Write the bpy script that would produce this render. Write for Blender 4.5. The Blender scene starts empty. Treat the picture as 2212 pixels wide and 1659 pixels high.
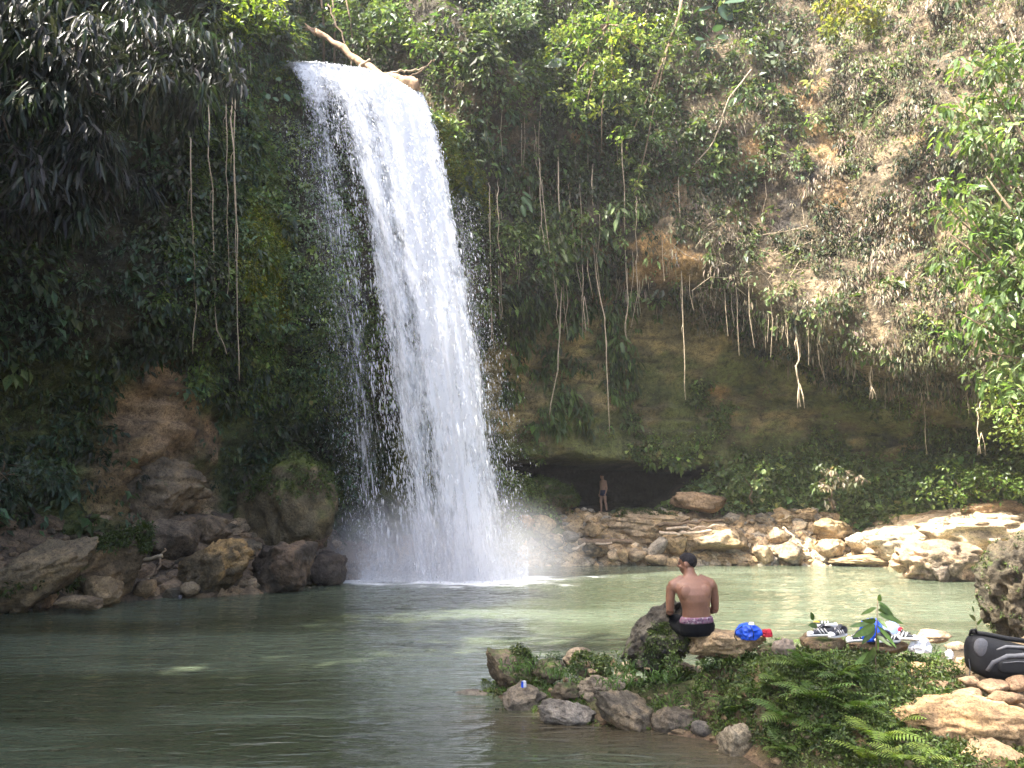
import bpy, bmesh, math, random
import numpy as np
from mathutils import Vector, Matrix
from mathutils.bvhtree import BVHTree

random.seed(7)
rng = np.random.default_rng(11)
scene = bpy.context.scene
C = scene.collection

# ------------------------------------------------------------------ camera, sky, sun, exposure
CAM_H = 2.2                      # metres above the pool
PITCH = math.radians(9.2)
FPX = 1663.0                     # focal length in survey pixels (2212 x 1659)
cam_d = bpy.data.cameras.new('camera')
cam_d.sensor_width = 36.0
cam_d.lens = 36.0 * FPX / 2212.0
cam_d.clip_end = 400
cam = bpy.data.objects.new('camera', cam_d)
C.objects.link(cam)
cam.location = (0, 0, CAM_H)
cam.rotation_euler = (math.pi / 2 + PITCH, 0, 0)
scene.camera = cam

SUN_EL, SUN_AZ = math.radians(57), math.radians(-23)      # high, from the left, a little to the camera side
sun_dir = Vector((-math.cos(SUN_EL) * math.cos(SUN_AZ), math.cos(SUN_EL) * math.sin(SUN_AZ), math.sin(SUN_EL)))
world = bpy.data.worlds.new('World')
scene.world = world
world.use_nodes = True
wn = world.node_tree
bg = wn.nodes['Background']
sky = wn.nodes.new('ShaderNodeTexSky')
sky.sky_type = 'NISHITA'
sky.sun_disc = False
sky.sun_elevation = SUN_EL
sky.sun_rotation = math.atan2(sun_dir.x, sun_dir.y)
sky.air_density = 0.75
sky.dust_density = 5.0
sky.ozone_density = 0.6
wn.links.new(sky.outputs[0], bg.inputs[0])
bg.inputs[1].default_value = 0.15
sun_l = bpy.data.lights.new('sun', 'SUN')
sun_l.energy = 3.8
sun_l.angle = math.radians(0.6)
sun_l.color = (1.0, 0.94, 0.83)
sun = bpy.data.objects.new('sun', sun_l)
C.objects.link(sun)
sun.rotation_euler = sun_dir.to_track_quat('Z', 'Y').to_euler()
scene.view_settings.view_transform = 'Standard'
scene.view_settings.look = 'None'
scene.view_settings.gamma = 1.0
scene.view_settings.exposure = 2.6
scene.render.engine = 'CYCLES'
scene.cycles.max_bounces = 6
scene.cycles.diffuse_bounces = 4
scene.cycles.glossy_bounces = 2
scene.cycles.transmission_bounces = 3
scene.cycles.transparent_max_bounces = 14
scene.cycles.volume_bounces = 1
scene.cycles.sample_clamp_indirect = 6
scene.cycles.use_denoising = True

# ------------------------------------------------------------------ survey helpers (photo pixel -> world point)
CP, SP = math.cos(PITCH), math.sin(PITCH)


def ray(px, py):
    dx, dz = (px - 1106.0) / FPX, (829.5 - py) / FPX
    return np.array([dx, CP - SP * dz, SP + CP * dz])


def at(px, py, Y):
    d = ray(px, py)
    return np.array([0, 0, CAM_H]) + d * (Y / d[1])


def onz(px, py, z=0.0):
    d = ray(px, py)
    return np.array([0, 0, CAM_H]) + d * ((z - CAM_H) / d[2])


# ------------------------------------------------------------------ numpy noise
def _h(ix, iy, iz, seed):
    n = (ix * 374761393 + iy * 668265263 + iz * 2147483647 + seed * 1274126177) & 0xFFFFFFFF
    n = ((n ^ (n >> 13)) * 1274126177) & 0xFFFFFFFF
    n = ((n ^ (n >> 15)) * 2246822519) & 0xFFFFFFFF
    n = n ^ (n >> 16)
    return (n & 0xFFFFFF).astype(np.float64) / 0xFFFFFF


def vnoise(p, seed=0):
    p = np.asarray(p, dtype=np.float64)
    f = np.floor(p)
    i = f.astype(np.int64)
    t = p - f
    t = t * t * t * (t * (t * 6 - 15) + 10)
    r = 0
    for dx in (0, 1):
        wx = t[:, 0] if dx else 1 - t[:, 0]
        for dy in (0, 1):
            wy = t[:, 1] if dy else 1 - t[:, 1]
            for dz in (0, 1):
                wz = t[:, 2] if dz else 1 - t[:, 2]
                r = r + wx * wy * wz * _h(i[:, 0] + dx, i[:, 1] + dy, i[:, 2] + dz, seed)
    return r * 2 - 1


def fbm(p, octv=4, seed=0, gain=0.5):
    p = np.asarray(p, dtype=np.float64)
    a, s, tot = 1.0, 0, 0
    for k in range(octv):
        s = s + a * vnoise(p * 2.03 ** k + k * 17.3, seed + k)
        tot += a
        a *= gain
    return s / tot


def ridged(p, octv=4, seed=0):
    p = np.asarray(p, dtype=np.float64)
    a, s, tot = 1.0, 0, 0
    for k in range(octv):
        s = s + a * (1 - np.abs(vnoise(p * 2.1 ** k + k * 11.1, seed + k)))
        tot += a
        a *= 0.5
    return s / tot


def sstep(a, b, x):
    t = np.clip((np.asarray(x, dtype=np.float64) - a) / (b - a), 0, 1)
    return t * t * (3 - 2 * t)


def unit(v):
    return v / np.maximum(np.linalg.norm(v, axis=-1, keepdims=True), 1e-9)


def mixc(a, b, t):
    t = np.asarray(t)[..., None]
    return np.asarray(a) * (1 - t) + np.asarray(b) * t


# ------------------------------------------------------------------ mesh / object helpers
def mesh_np(name, V, F, col=None, smooth=False, extra=None):
    V = np.ascontiguousarray(V, dtype=np.float32)
    F = np.ascontiguousarray(F, dtype=np.int32)
    me = bpy.data.meshes.new(name)
    k = F.shape[1]
    me.vertices.add(len(V))
    me.vertices.foreach_set('co', V.ravel())
    me.loops.add(F.size)
    me.loops.foreach_set('vertex_index', F.ravel())
    me.polygons.add(len(F))
    me.polygons.foreach_set('loop_start', np.arange(0, F.size, k, dtype=np.int32))
    me.polygons.foreach_set('loop_total', np.full(len(F), k, dtype=np.int32))
    me.update(calc_edges=True)
    if col is not None:
        at_ = me.attributes.new('col', 'FLOAT_COLOR', 'POINT')
        c4 = np.ones((len(V), 4), dtype=np.float32)
        c4[:, :3] = col
        at_.data.foreach_set('color', c4.ravel())
    for kx, arr in (extra or {}).items():
        a2 = me.attributes.new(kx, 'FLOAT', 'POINT')
        a2.data.foreach_set('value', np.ascontiguousarray(arr, dtype=np.float32))
    me.polygons.foreach_set('use_smooth', np.full(len(F), smooth, dtype=bool))
    return me


def link(name, me, mat=None, parent=None, loc=None):
    o = bpy.data.objects.new(name, me)
    C.objects.link(o)
    if mat is not None and me is not None and not me.materials:
        me.materials.append(mat)
    if parent is not None:
        o.parent = parent
    if loc is not None:
        o.location = loc
    return o


def tag(o, label=None, cat=None, group=None, kind=None):
    if label: o['label'] = label
    if cat: o['category'] = cat
    if group: o['group'] = group
    if kind: o['kind'] = kind
    return o


def empty(name, loc=(0, 0, 0), rz=0.0):
    o = bpy.data.objects.new(name, None)
    o.empty_display_size = 0.1
    C.objects.link(o)
    o.location = loc
    o.rotation_euler = (0, 0, rz)
    return o


class MB:
    """collects vertices and faces of one mesh"""
    def __init__(s):
        s.v, s.f = [], []

    def add(s, V, F):
        o = len(s.v)
        s.v.extend([tuple(float(c) for c in p) for p in V])
        s.f.extend([tuple(int(i) + o for i in f) for f in F])
        return s

    def tube(s, path, rad, n=8, cap=True, squash=None):
        path = [np.array(p, dtype=float) for p in path]
        if not hasattr(rad, '__len__'):
            rad = [rad] * len(path)
        V, F = [], []
        ref = np.array([0.13, 0.97, 0.21])
        for i, p in enumerate(path):
            t = path[min(i + 1, len(path) - 1)] - path[max(i - 1, 0)]
            t = t / max(np.linalg.norm(t), 1e-9)
            a = np.cross(ref, t)
            if np.linalg.norm(a) < 0.15:
                a = np.cross(np.array([1.0, 0.1, 0]), t)
            a /= np.linalg.norm(a)
            b = np.cross(t, a)
            for k in range(n):
                th = 2 * math.pi * k / n
                V.append(p + rad[i] * (math.cos(th) * a + math.sin(th) * b * (squash or 1)))
        for i in range(len(path) - 1):
            for k in range(n):
                k2 = (k + 1) % n
                F.append((i * n + k, i * n + k2, (i + 1) * n + k2, (i + 1) * n + k))
        if cap:
            V.append(path[0]); V.append(path[-1])
            c0, c1 = len(V) - 2, len(V) - 1
            m = (len(path) - 1) * n
            for k in range(n):
                k2 = (k + 1) % n
                F.append((c0, k2, k))
                F.append((c1, m + k, m + k2))
        return s.add(V, F)

    def rings(s, secs, n=18):
        """loft of ellipses: (x, y, z, half width, half depth) stacked upwards"""
        V, F = [], []
        for (x, y, z, a, b) in secs:
            for k in range(n):
                th = 2 * math.pi * k / n
                V.append((x + a * math.cos(th), y + b * math.sin(th), z))
        m = len(secs)
        for i in range(m - 1):
            for k in range(n):
                k2 = (k + 1) % n
                F.append((i * n + k, i * n + k2, (i + 1) * n + k2, (i + 1) * n + k))
        F.append(tuple(range(n))[::-1])
        F.append(tuple((m - 1) * n + k for k in range(n)))
        return s.add(V, F)

    def ball(s, c, r, rot=None, nu=16, nv=10):
        r = np.array(r if hasattr(r, '__len__') else (r, r, r), dtype=float)
        V, F = [], []
        for j in range(1, nv):
            ph = math.pi * j / nv
            for k in range(nu):
                th = 2 * math.pi * k / nu
                V.append(np.array([math.sin(ph) * math.cos(th), math.sin(ph) * math.sin(th), math.cos(ph)]) * r)
        V.append(np.array([0, 0, 1.0]) * r); V.append(np.array([0, 0, -1.0]) * r)
        if rot is not None:
            M = np.array(rot.to_3x3())
            V = [M @ v for v in V]
        V = [v + np.array(c, dtype=float) for v in V]
        for j in range(nv - 2):
            for k in range(nu):
                k2 = (k + 1) % nu
                F.append((j * nu + k, (j + 1) * nu + k, (j + 1) * nu + k2, j * nu + k2))
        t, b = (nv - 1) * nu, (nv - 1) * nu + 1
        for k in range(nu):
            k2 = (k + 1) % nu
            F.append((t, k, k2))
            F.append((b, (nv - 2) * nu + k2, (nv - 2) * nu + k))
        return s.add(V, F)

    def mesh(s, name, smooth=True):
        me = bpy.data.meshes.new(name)
        me.from_pydata(s.v, [], s.f)
        me.polygons.foreach_set('use_smooth', np.full(len(s.f), smooth, dtype=bool))
        me.update()
        return me


def fuse(name, mb, voxel, smooth=3, fac=0.5):
    """one continuous skin over overlapping closed volumes"""
    me = mb.mesh('tmp')
    o = bpy.data.objects.new('tmp', me)
    C.objects.link(o)
    m = o.modifiers.new('r', 'REMESH'); m.mode = 'VOXEL'; m.voxel_size = voxel; m.use_smooth_shade = True
    if smooth:
        m2 = o.modifiers.new('s', 'SMOOTH'); m2.factor = fac; m2.iterations = smooth
    dg = bpy.context.evaluated_depsgraph_get()
    out = bpy.data.meshes.new_from_object(o.evaluated_get(dg))
    out.name = name
    bpy.data.objects.remove(o)
    bpy.data.meshes.remove(me)
    out.polygons.foreach_set('use_smooth', np.full(len(out.polygons), True, dtype=bool))
    return out


# ------------------------------------------------------------------ materials
def new_mat(name):
    m = bpy.data.materials.new(name)
    m.use_nodes = True
    nt = m.node_tree
    p = nt.nodes['Principled BSDF']
    return m, nt, p


def node(nt, typ, **kw):
    n = nt.nodes.new(typ)
    for k, v in kw.items():
        setattr(n, k, v)
    return n


def noise_node(nt, scale, detail=6, rough=0.6, vec=None, dist=0.0):
    n = node(nt, 'ShaderNodeTexNoise')
    n.inputs['Scale'].default_value = scale
    n.inputs['Detail'].default_value = detail
    n.inputs['Roughness'].default_value = rough
    n.inputs['Distortion'].default_value = dist
    if vec is not None:
        nt.links.new(vec, n.inputs['Vector'])
    return n


def ramp(nt, src, stops):
    r = node(nt, 'ShaderNodeValToRGB')
    e = r.color_ramp.elements
    while len(e) > 1:
        e.remove(e[-1])
    e[0].position, e[0].color = stops[0][0], tuple(stops[0][1]) + (1,)
    for pos, c in stops[1:]:
        x = e.new(pos)
        x.color = tuple(c) + (1,)
    nt.links.new(src, r.inputs[0])
    return r


def mul_col(nt, a, b):
    m = node(nt, 'ShaderNodeMix', data_type='RGBA', blend_type='MULTIPLY')
    m.inputs[0].default_value = 1.0
    nt.links.new(a, m.inputs[6]); nt.links.new(b, m.inputs[7])
    return m.outputs[2]


def rock_material(name, s1=1.3, s2=9.0, bump=0.5, dist=0.05, rough=0.85, dark=0.35, spec=0.3):
    m, nt, p = new_mat(name)
    tc = node(nt, 'ShaderNodeNewGeometry').outputs['Position']
    a = node(nt, 'ShaderNodeAttribute', attribute_name='col')
    n1 = noise_node(nt, s1, 8, 0.65, tc, 0.4)
    n2 = noise_node(nt, s2, 8, 0.7, tc)
    r1 = ramp(nt, n1.outputs[0], [(0.30, (dark,) * 3), (0.5, (0.95, 0.93, 0.9)), (0.72, (1.4, 1.3, 1.15))])
    r2 = ramp(nt, n2.outputs[0], [(0.33, (0.35, 0.34, 0.34)), (0.5, (1, 1, 1)), (0.7, (1.3, 1.28, 1.22))])
    c = mul_col(nt, a.outputs['Color'], r1.outputs[0])
    c = mul_col(nt, c, r2.outputs[0])
    n3 = noise_node(nt, s2 * 4.3, 6, 0.7, tc)
    r3 = ramp(nt, n3.outputs[0], [(0.36, (0.45, 0.44, 0.43)), (0.52, (1, 1, 1)), (0.68, (1.25, 1.23, 1.18))])
    c = mul_col(nt, c, r3.outputs[0])
    nt.links.new(c, p.inputs['Base Color'])
    p.inputs['Roughness'].default_value = rough
    p.inputs['Specular IOR Level'].default_value = spec
    vo = node(nt, 'ShaderNodeTexVoronoi')
    vo.inputs['Scale'].default_value = s2 * 0.8
    nt.links.new(tc, vo.inputs['Vector'])
    ad = node(nt, 'ShaderNodeMath', operation='ADD')
    nt.links.new(n2.outputs[0], ad.inputs[0])
    ml = node(nt, 'ShaderNodeMath', operation='MULTIPLY'); ml.inputs[1].default_value = 0.5
    nt.links.new(vo.outputs[0], ml.inputs[0])
    nt.links.new(ml.outputs[0], ad.inputs[1])
    b = node(nt, 'ShaderNodeBump')
    b.inputs['Strength'].default_value = bump
    b.inputs['Distance'].default_value = dist
    nt.links.new(ad.outputs[0], b.inputs['Height'])
    nt.links.new(b.outputs[0], p.inputs['Normal'])
    return m


def leaf_material(name, trans=0.35, rough=0.45, spec=0.4, glow=(1.5, 1.5, 0.7)):
    m, nt, p = new_mat(name)
    a = node(nt, 'ShaderNodeAttribute', attribute_name='col')
    tc = node(nt, 'ShaderNodeNewGeometry').outputs['Position']
    n1 = noise_node(nt, 25.0, 2, 0.5, tc)
    r1 = ramp(nt, n1.outputs[0], [(0.3, (0.72, 0.74, 0.7)), (0.7, (1.25, 1.2, 1.15))])
    c = mul_col(nt, a.outputs['Color'], r1.outputs[0])
    nt.links.new(c, p.inputs['Base Color'])
    p.inputs['Roughness'].default_value = rough
    p.inputs['Specular IOR Level'].default_value = spec
    tr = node(nt, 'ShaderNodeBsdfTranslucent')
    g = node(nt, 'ShaderNodeRGB'); g.outputs[0].default_value = tuple(glow) + (1,)
    nt.links.new(mul_col(nt, c, g.outputs[0]), tr.inputs[0])
    mx = node(nt, 'ShaderNodeMixShader'); mx.inputs[0].default_value = trans
    nt.links.new(p.outputs[0], mx.inputs[1]); nt.links.new(tr.outputs[0], mx.inputs[2])
    nt.links.new(mx.outputs[0], nt.nodes['Material Output'].inputs[0])
    return m


def plain_material(name, col, rough=0.7, spec=0.4, nscale=30, var=0.25, bump=0.0, bdist=0.01, sheen=0.0):
    m, nt, p = new_mat(name)
    tc = node(nt, 'ShaderNodeTexCoord').outputs['Object']
    n1 = noise_node(nt, nscale, 5, 0.6, tc)
    r1 = ramp(nt, n1.outputs[0], [(0.3, tuple(c * (1 - var) for c in col)), (0.7, tuple(c * (1 + var) for c in col))])
    nt.links.new(r1.outputs[0], p.inputs['Base Color'])
    p.inputs['Roughness'].default_value = rough
    p.inputs['Specular IOR Level'].default_value = spec
    if bump:
        b = node(nt, 'ShaderNodeBump'); b.inputs['Strength'].default_value = bump; b.inputs['Distance'].default_value = bdist
        nt.links.new(n1.outputs[0], b.inputs['Height']); nt.links.new(b.outputs[0], p.inputs['Normal'])
    if sheen:
        p.inputs['Sheen Weight'].default_value = sheen
    return m


M_CLIFF = rock_material('cliff_rock', 0.9, 6.0, 0.9, 0.16, 0.85, 0.4)
M_ROCK = rock_material('boulder_rock', 2.2, 14.0, 0.7, 0.05, 0.8, 0.45)
M_SHORE = rock_material('shore_rock', 1.6, 9.0, 0.6, 0.06, 0.85, 0.6)
M_PIT = rock_material('pitted_limestone', 3.5, 22.0, 0.9, 0.035, 0.9, 0.3)
M_GROUND = rock_material('ground_earth', 2.0, 12.0, 0.7, 0.05, 0.9, 0.5)
M_LEAF = leaf_material('leaf', 0.35)
M_LEAF_GLOSS = leaf_material('glossy_leaf', 0.25, 0.42, 0.3, (1.3, 1.5, 0.7))
M_LEAF_BRIGHT = leaf_material('sunlit_leaf', 0.45, 0.4, 0.45, (1.5, 1.55, 0.6))
M_FERN = leaf_material('fern_leaf', 0.35, 0.5, 0.35, (1.3, 1.5, 0.6))
M_DRY = leaf_material('dry_hanging_leaf', 0.25, 0.7, 0.2, (1.2, 1.15, 0.9))
M_BARK = plain_material('bark', (0.16, 0.115, 0.075), 0.85, 0.2, 14, 0.45, 0.6, 0.03)
M_ROOT = plain_material('aerial_root', (0.36, 0.29, 0.2), 0.8, 0.2, 9, 0.35, 0.3, 0.02)
M_DRIFT = plain_material('driftwood', (0.42, 0.33, 0.24), 0.8, 0.2, 9, 0.35, 0.5, 0.03)
# ================================================================== CLIFF
# columns: x, y (plan position of the most forward edge), overhang height, recess depth, lean-back height, lean, rim notch
CTRL = np.array([
    (-17.0, -2.0, 5.0, 0.8, 15, 0.55, 0),
    (-15.0, 6.0, 5.0, 0.8, 15, 0.55, 0),
    (-13.2, 12.5, 6.0, 1.0, 16, 0.55, 0),
    (-12.0, 17.2, 6.5, 1.2, 17, 0.55, 0),
    (-10.0, 20.8, 7.0, 1.6, 17.5, 0.6, 0),
    (-7.7, 23.2, 7.6, 2.2, 17.5, 0.6, 0),
    (-5.3, 24.7, 8.2, 2.6, 16.4, 0.4, 1),
    (-3.0, 25.8, 8.4, 2.6, 16.6, 0.4, 1),
    (-0.9, 27.9, 8.6, 2.4, 19, 0.4, 0),
    (2.3, 30.1, 11.0, 2.6, 18, 0.25, 0),
    (6.0, 30.9, 11.6, 2.9, 17, 0.22, 0),
    (10.0, 30.6, 10.0, 4.2, 16, 0.25, 0),
    (14.0, 29.0, 7.1, 4.4, 15, 0.28, 0),
    (18.0, 25.0, 6.3, 3.8, 15, 0.3, 0),
    (21.0, 19.0, 5.0, 2.0, 15, 0.3, 0),
    (22.5, 10.0, 5.0, 1.0, 15, 0.3, 0),
    (22.5, 0.0, 5.0, 1.0, 15, 0.3, 0)])


def catmull(P, t):
    n = len(P) - 1
    i = np.clip(np.floor(t).astype(int), 0, n - 1)
    u = (t - i)[:, None]
    p0, p1, p2, p3 = P[np.clip(i - 1, 0, n)], P[i], P[i + 1], P[np.clip(i + 2, 0, n)]
    return 0.5 * ((2 * p1) + (-p0 + p2) * u + (2 * p0 - 5 * p1 + 4 * p2 - p3) * u ** 2 + (-p0 + 3 * p1 - 3 * p2 + p3) * u ** 3)


def cliff_grid():
    tt = np.linspace(0, len(CTRL) - 1, 3000)
    xy = catmull(CTRL[:, :2], tt)
    arc = np.concatenate([[0], np.cumsum(np.linalg.norm(np.diff(xy, axis=0), axis=1))])
    ns = int(arc[-1] / 0.125)
    t = np.interp(np.linspace(0, arc[-1], ns), arc, tt)
    par = catmull(CTRL, t)
    tan = unit(np.gradient(par[:, :2], axis=0))
    nor = np.stack([tan[:, 1], -tan[:, 0]], 1)               # into the gorge
    z = np.concatenate([np.arange(-1.6, 0.6, 0.3), np.arange(0.6, 24.0, 0.125), np.arange(24.0, 31.2, 0.4)])
    nz = len(z)
    S, Z = np.meshgrid(np.arange(ns), z, indexing='ij')
    pp = par[S.ravel()]
    zz = Z.ravel()
    nn = nor[S.ravel()]
    x0, y0, zl, rd, zt, lean, notch = pp.T
    q0 = np.stack([x0, y0, zz], 1)
    zl = zl + 0.9 * fbm(q0 * [0.35, 0.35, 0.0], 3, 5)
    u = np.clip((zl - zz) / zl, 0, 1.3)
    rec = rd * np.clip(u / 0.30, 0, 1) ** 0.55 * (1 - 0.22 * sstep(0.65, 1.0, u))
    off = -rec
    up = np.clip(zz - zl, 0, None)
    off = off + 0.5 * sstep(0, 1.2, up) - 0.5 * sstep(1.5, 5, up)
    off = off - lean * np.clip(zz - zt, 0, None)
    nm = sstep(0.25, 0.6, notch)
    off = off - nm * 7.5 * sstep(16.55, 17.1, zz)
    # big bulges, buttresses and ledges
    calm = 1 - 0.8 * sstep(-8.6, -7.2, x0) * sstep(-1.6, -2.8, x0) * sstep(7, 9, zz)
    off = off + calm * (0.9 * fbm(q0 * [0.28, 0.28, 0.2], 3, 21) + 0.35 * fbm(q0 * [0.9, 0.9, 0.6], 3, 22))
    off = off - 0.45 * (1 - calm)
    inrec = sstep(0.0, 0.12, u)
    # bedding planes in the undercut rock
    bed = zz * 2.1 + 0.7 * fbm(q0 * [0.4, 0.4, 0.4], 3, 31)
    saw = (bed % 1.0)
    slip = sstep(-11.6, -10.4, x0) * sstep(-7.2, -8.2, x0) * sstep(6.6, 5.6, zz)
    blk = fbm(q0 * [0.55, 0.55, 0.75], 2, 33) * 4 + zz * 0.35
    off = off + slip * 1.1 * (np.floor(blk) + sstep(0.82, 1.0, blk % 1.0)) / 4
    off = off + 0.8 * sstep(5, 8, x0) * sstep(0, 0.8, up) * sstep(6, 2, up)
    off = off + inrec * (0.42 * (saw - 0.5)) * (0.5 + 0.5 * vnoise(q0 * [0.3, 0.3, 1.1], 37))
    off = off + 0.14 * (ridged(q0 * [1.7, 1.7, 2.6], 4, 41) - 0.6) + 0.10 * fbm(q0 * [4, 4, 5], 3, 44)
    # the cave
    xl = np.interp(zz, [1.2, 2.0, 3.2, 4.5], [2.9, 2.5, 1.7, 0.9]) + 0.25 * vnoise(q0 * 1.3, 51)
    xr = np.interp(zz, [1.2, 2.0, 3.2, 4.5], [6.2, 6.8, 8.1, 9.3]) + 0.25 * vnoise(q0 * 1.1, 52)
    roof = 4.35 + 0.16 * vnoise(q0 * [0.9, 0.9, 0], 53) - 0.10 * (x0 - 4.5) * 0.3
    cm = sstep(0, 0.35, x0 - xl) * sstep(0, 0.5, xr - x0) * sstep(0, 0.14, roof - zz)
    off = off - cm * 5.5
    V = np.stack([x0 + nn[:, 0] * off, y0 + nn[:, 1] * off, zz], 1)
    i, j = np.meshgrid(np.arange(ns - 1), np.arange(nz - 1), indexing='ij')
    a = (i * nz + j).ravel()
    F = np.stack([a, a + nz, a + nz + 1, a + 1], 1)
    return V, F, inrec, cm, up, saw


CV, CF, c_rec, c_cave, c_up, c_bed = cliff_grid()
bvh = BVHTree.FromPolygons([tuple(v) for v in CV], [tuple(f) for f in CF])
_e1 = CV[CF[:, 2]] - CV[CF[:, 0]]
_e2 = CV[CF[:, 3]] - CV[CF[:, 1]]
CFN = np.cross(_e1, _e2)
CFA = np.linalg.norm(CFN, axis=1) / 2
CFN = unit(CFN)
if np.mean(CFN[:, 1]) > 0:
    CFN = -CFN
CFC = CV[CF].mean(axis=1)


def wall(px, py, out=0.0):
    """surveyed point on the cliff face"""
    d = Vector(ray(px, py)).normalized()
    h = bvh.ray_cast(Vector((0, 0, CAM_H)), d)
    if h[0] is None:
        return at(px, py, 30.0), np.array([0, -1.0, 0])
    n = np.array(h[1])
    if n @ np.array(d) > 0:
        n = -n
    return np.array(h[0]) + n * out, n


def blob(P, spots):
    """soft weight around surveyed points: (px, py, radius in metres, weight)"""
    w = np.zeros(len(P))
    for (px, py, r, k) in spots:
        c, _ = wall(px, py)
        d = np.linalg.norm(P - c, axis=1)
        w = np.maximum(w, k * (1 - sstep(0.45 * r, r, d)))
    return w


OCHRE_SPOTS = [(1400, 560, 1.6, 1), (1470, 570, 1.3, 1), (1340, 520, 1.2, .8), (1290, 545, 1.0, .7), (1620, 470, 1.6, .7), (1640, 350, 1.6, .7),
               (1260, 290, .9, .6), (1480, 380, 1.0, .5), (1740, 200, 1.4, .7), (1780, 310, 1.5, .7), (1560, 850, .5, .9), (1545, 845, .4, .9),
               (1990, 290, .8, .7), (1950, 500, 1.0, .5), (1300, 640, .6, .5), (1780, 420, 1.3, .6), (1450, 430, .9, .5)]
SLIP_SPOTS = [(350, 830, 1.1, 1), (300, 900, 1.4, 1), (390, 930, 1.6, 1), (450, 950, 1.0, 1), (280, 1000, 1.3, .9), (330, 1060, 1.6, .9), (420, 1080, 1.3, .8),
              (250, 1060, 1.2, .7), (560, 1130, 1.2, .7)]
MOSS_SPOTS = [(575, 500, 1.2, 1), (570, 590, 1.3, 1), (590, 660, .9, .8), (965, 300, 1.0, .9), (1005, 390, 1.3, 1), (1025, 440, 1.0, 1), (990, 340, 1.1, .9),
              (630, 150, .5, .9)]
BLACK_SPOTS = [(1690, 300, 1.3, .95), (1735, 370, 1.1, .95), (1700, 470, 1.5, .9), (1640, 460, 1.3, .8), (1670, 390, 1.2, .8), (1730, 250, .9, .8), (1290, 500, .7, .7), (1350, 490, .6, .7), (1925, 950, .5, .9), (1930, 1020, .5, .9)]

qv = CV
n_a = fbm(qv * 0.5, 4, 61)
n_b = fbm(qv * [1.6, 1.6, 2.8], 4, 62)
n_c = fbm(qv * [0.7, 0.7, 1.8], 4, 63)
ccol = mixc((0.055, 0.048, 0.032), (0.15, 0.115, 0.065), sstep(-0.35, 0.4, n_a + 0.6 * n_b))
rec_col = mixc((0.15, 0.13, 0.07), (0.36, 0.285, 0.14), sstep(-0.3, 0.4, n_c))
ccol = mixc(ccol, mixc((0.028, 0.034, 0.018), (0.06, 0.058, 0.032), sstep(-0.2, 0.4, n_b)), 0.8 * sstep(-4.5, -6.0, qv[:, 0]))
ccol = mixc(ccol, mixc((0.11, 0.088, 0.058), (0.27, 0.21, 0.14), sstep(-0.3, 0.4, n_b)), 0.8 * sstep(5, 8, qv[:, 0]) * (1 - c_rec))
ccol = mixc(ccol, rec_col, c_rec * (qv[:, 0] > -1.5))
gr = c_rec * sstep(-0.25, 0.25, n_a + n_b * 0.5 - 0.12 * (qv[:, 2] - 6.6))
ccol = mixc(ccol, (0.12, 0.15, 0.05), 0.8 * gr)
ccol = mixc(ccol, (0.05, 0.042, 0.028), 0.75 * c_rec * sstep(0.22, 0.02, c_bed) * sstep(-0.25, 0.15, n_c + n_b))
ccol = mixc(ccol, mixc((0.26, 0.15, 0.06), (0.42, 0.27, 0.12), sstep(-0.3, 0.3, n_b)), blob(qv, OCHRE_SPOTS) * sstep(-0.5, 0.1, n_b + n_a))
ccol = mixc(ccol, mixc((0.24, 0.165, 0.10), (0.42, 0.30, 0.19), sstep(-0.3, 0.35, n_c + n_b * .6)), 0.95 * blob(qv, SLIP_SPOTS))
ccol = mixc(ccol, mixc((0.11, 0.13, 0.014), (0.26, 0.25, 0.025), sstep(-0.3, 0.3, n_b)), blob(qv, MOSS_SPOTS))
ccol = mixc(ccol, (0.018, 0.018, 0.02), blob(qv, BLACK_SPOTS) * sstep(-0.2, 0.2, n_b))
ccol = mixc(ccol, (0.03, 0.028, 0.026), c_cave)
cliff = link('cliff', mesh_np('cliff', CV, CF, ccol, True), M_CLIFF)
tag(cliff, 'overgrown limestone cliff curving round the pool with a deep undercut and a cave', 'cliff', kind='structure')

# ================================================================== GROUND (bed and banks)
POOL = np.array([(-16, -8), (-13.5, 11), (-10.7, 16.5), (-8.6, 19.7), (-6.6, 20.8), (-5.7, 22.4), (-4.6, 25.5), (-1.2, 27.8), (0.3, 30.2), (3, 30.8),
                 (8, 31.0), (13, 30.9), (15.2, 29.0), (17.2, 26), (18.5, 20), (19.5, 5), (19.5, -8)], dtype=float)
SPIT = np.array([(-0.55, 10.5), (-0.5, 9.9), (-0.1, 9.25), (0.25, 8.75), (0.75, 8.35), (1.3, 8.15), (1.85, 7.85), (2.15, 7.35), (2.2, 6.9), (2.4, 5.5), (2.6, 2), (2.6, -5),
                 (14, -5), (14, 9.5), (8, 10.4), (6.2, 10.6), (5.2, 9.7), (4.3, 9.3), (3.0, 9.1), (1.9, 9.0), (1.35, 9.5), (0.5, 10.3), (0.1, 10.7)], dtype=float)


def sdist(P, poly):
    """signed distance in plan, positive inside"""
    x, y = P[:, 0], P[:, 1]
    d = np.full(len(P), 1e9)
    ins = np.zeros(len(P), bool)
    m = len(poly)
    for i in range(m):
        a, b = poly[i], poly[(i + 1) % m]
        e = b - a
        t = np.clip(((x - a[0]) * e[0] + (y - a[1]) * e[1]) / (e @ e), 0, 1)
        d = np.minimum(d, np.hypot(x - a[0] - t * e[0], y - a[1] - t * e[1]))
        c = ((a[1] > y) != (b[1] > y)) & (x < (b[0] - a[0]) * (y - a[1]) / (b[1] - a[1] + 1e-12) + a[0])
        ins ^= c
    return np.where(ins, d, -d)


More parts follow.
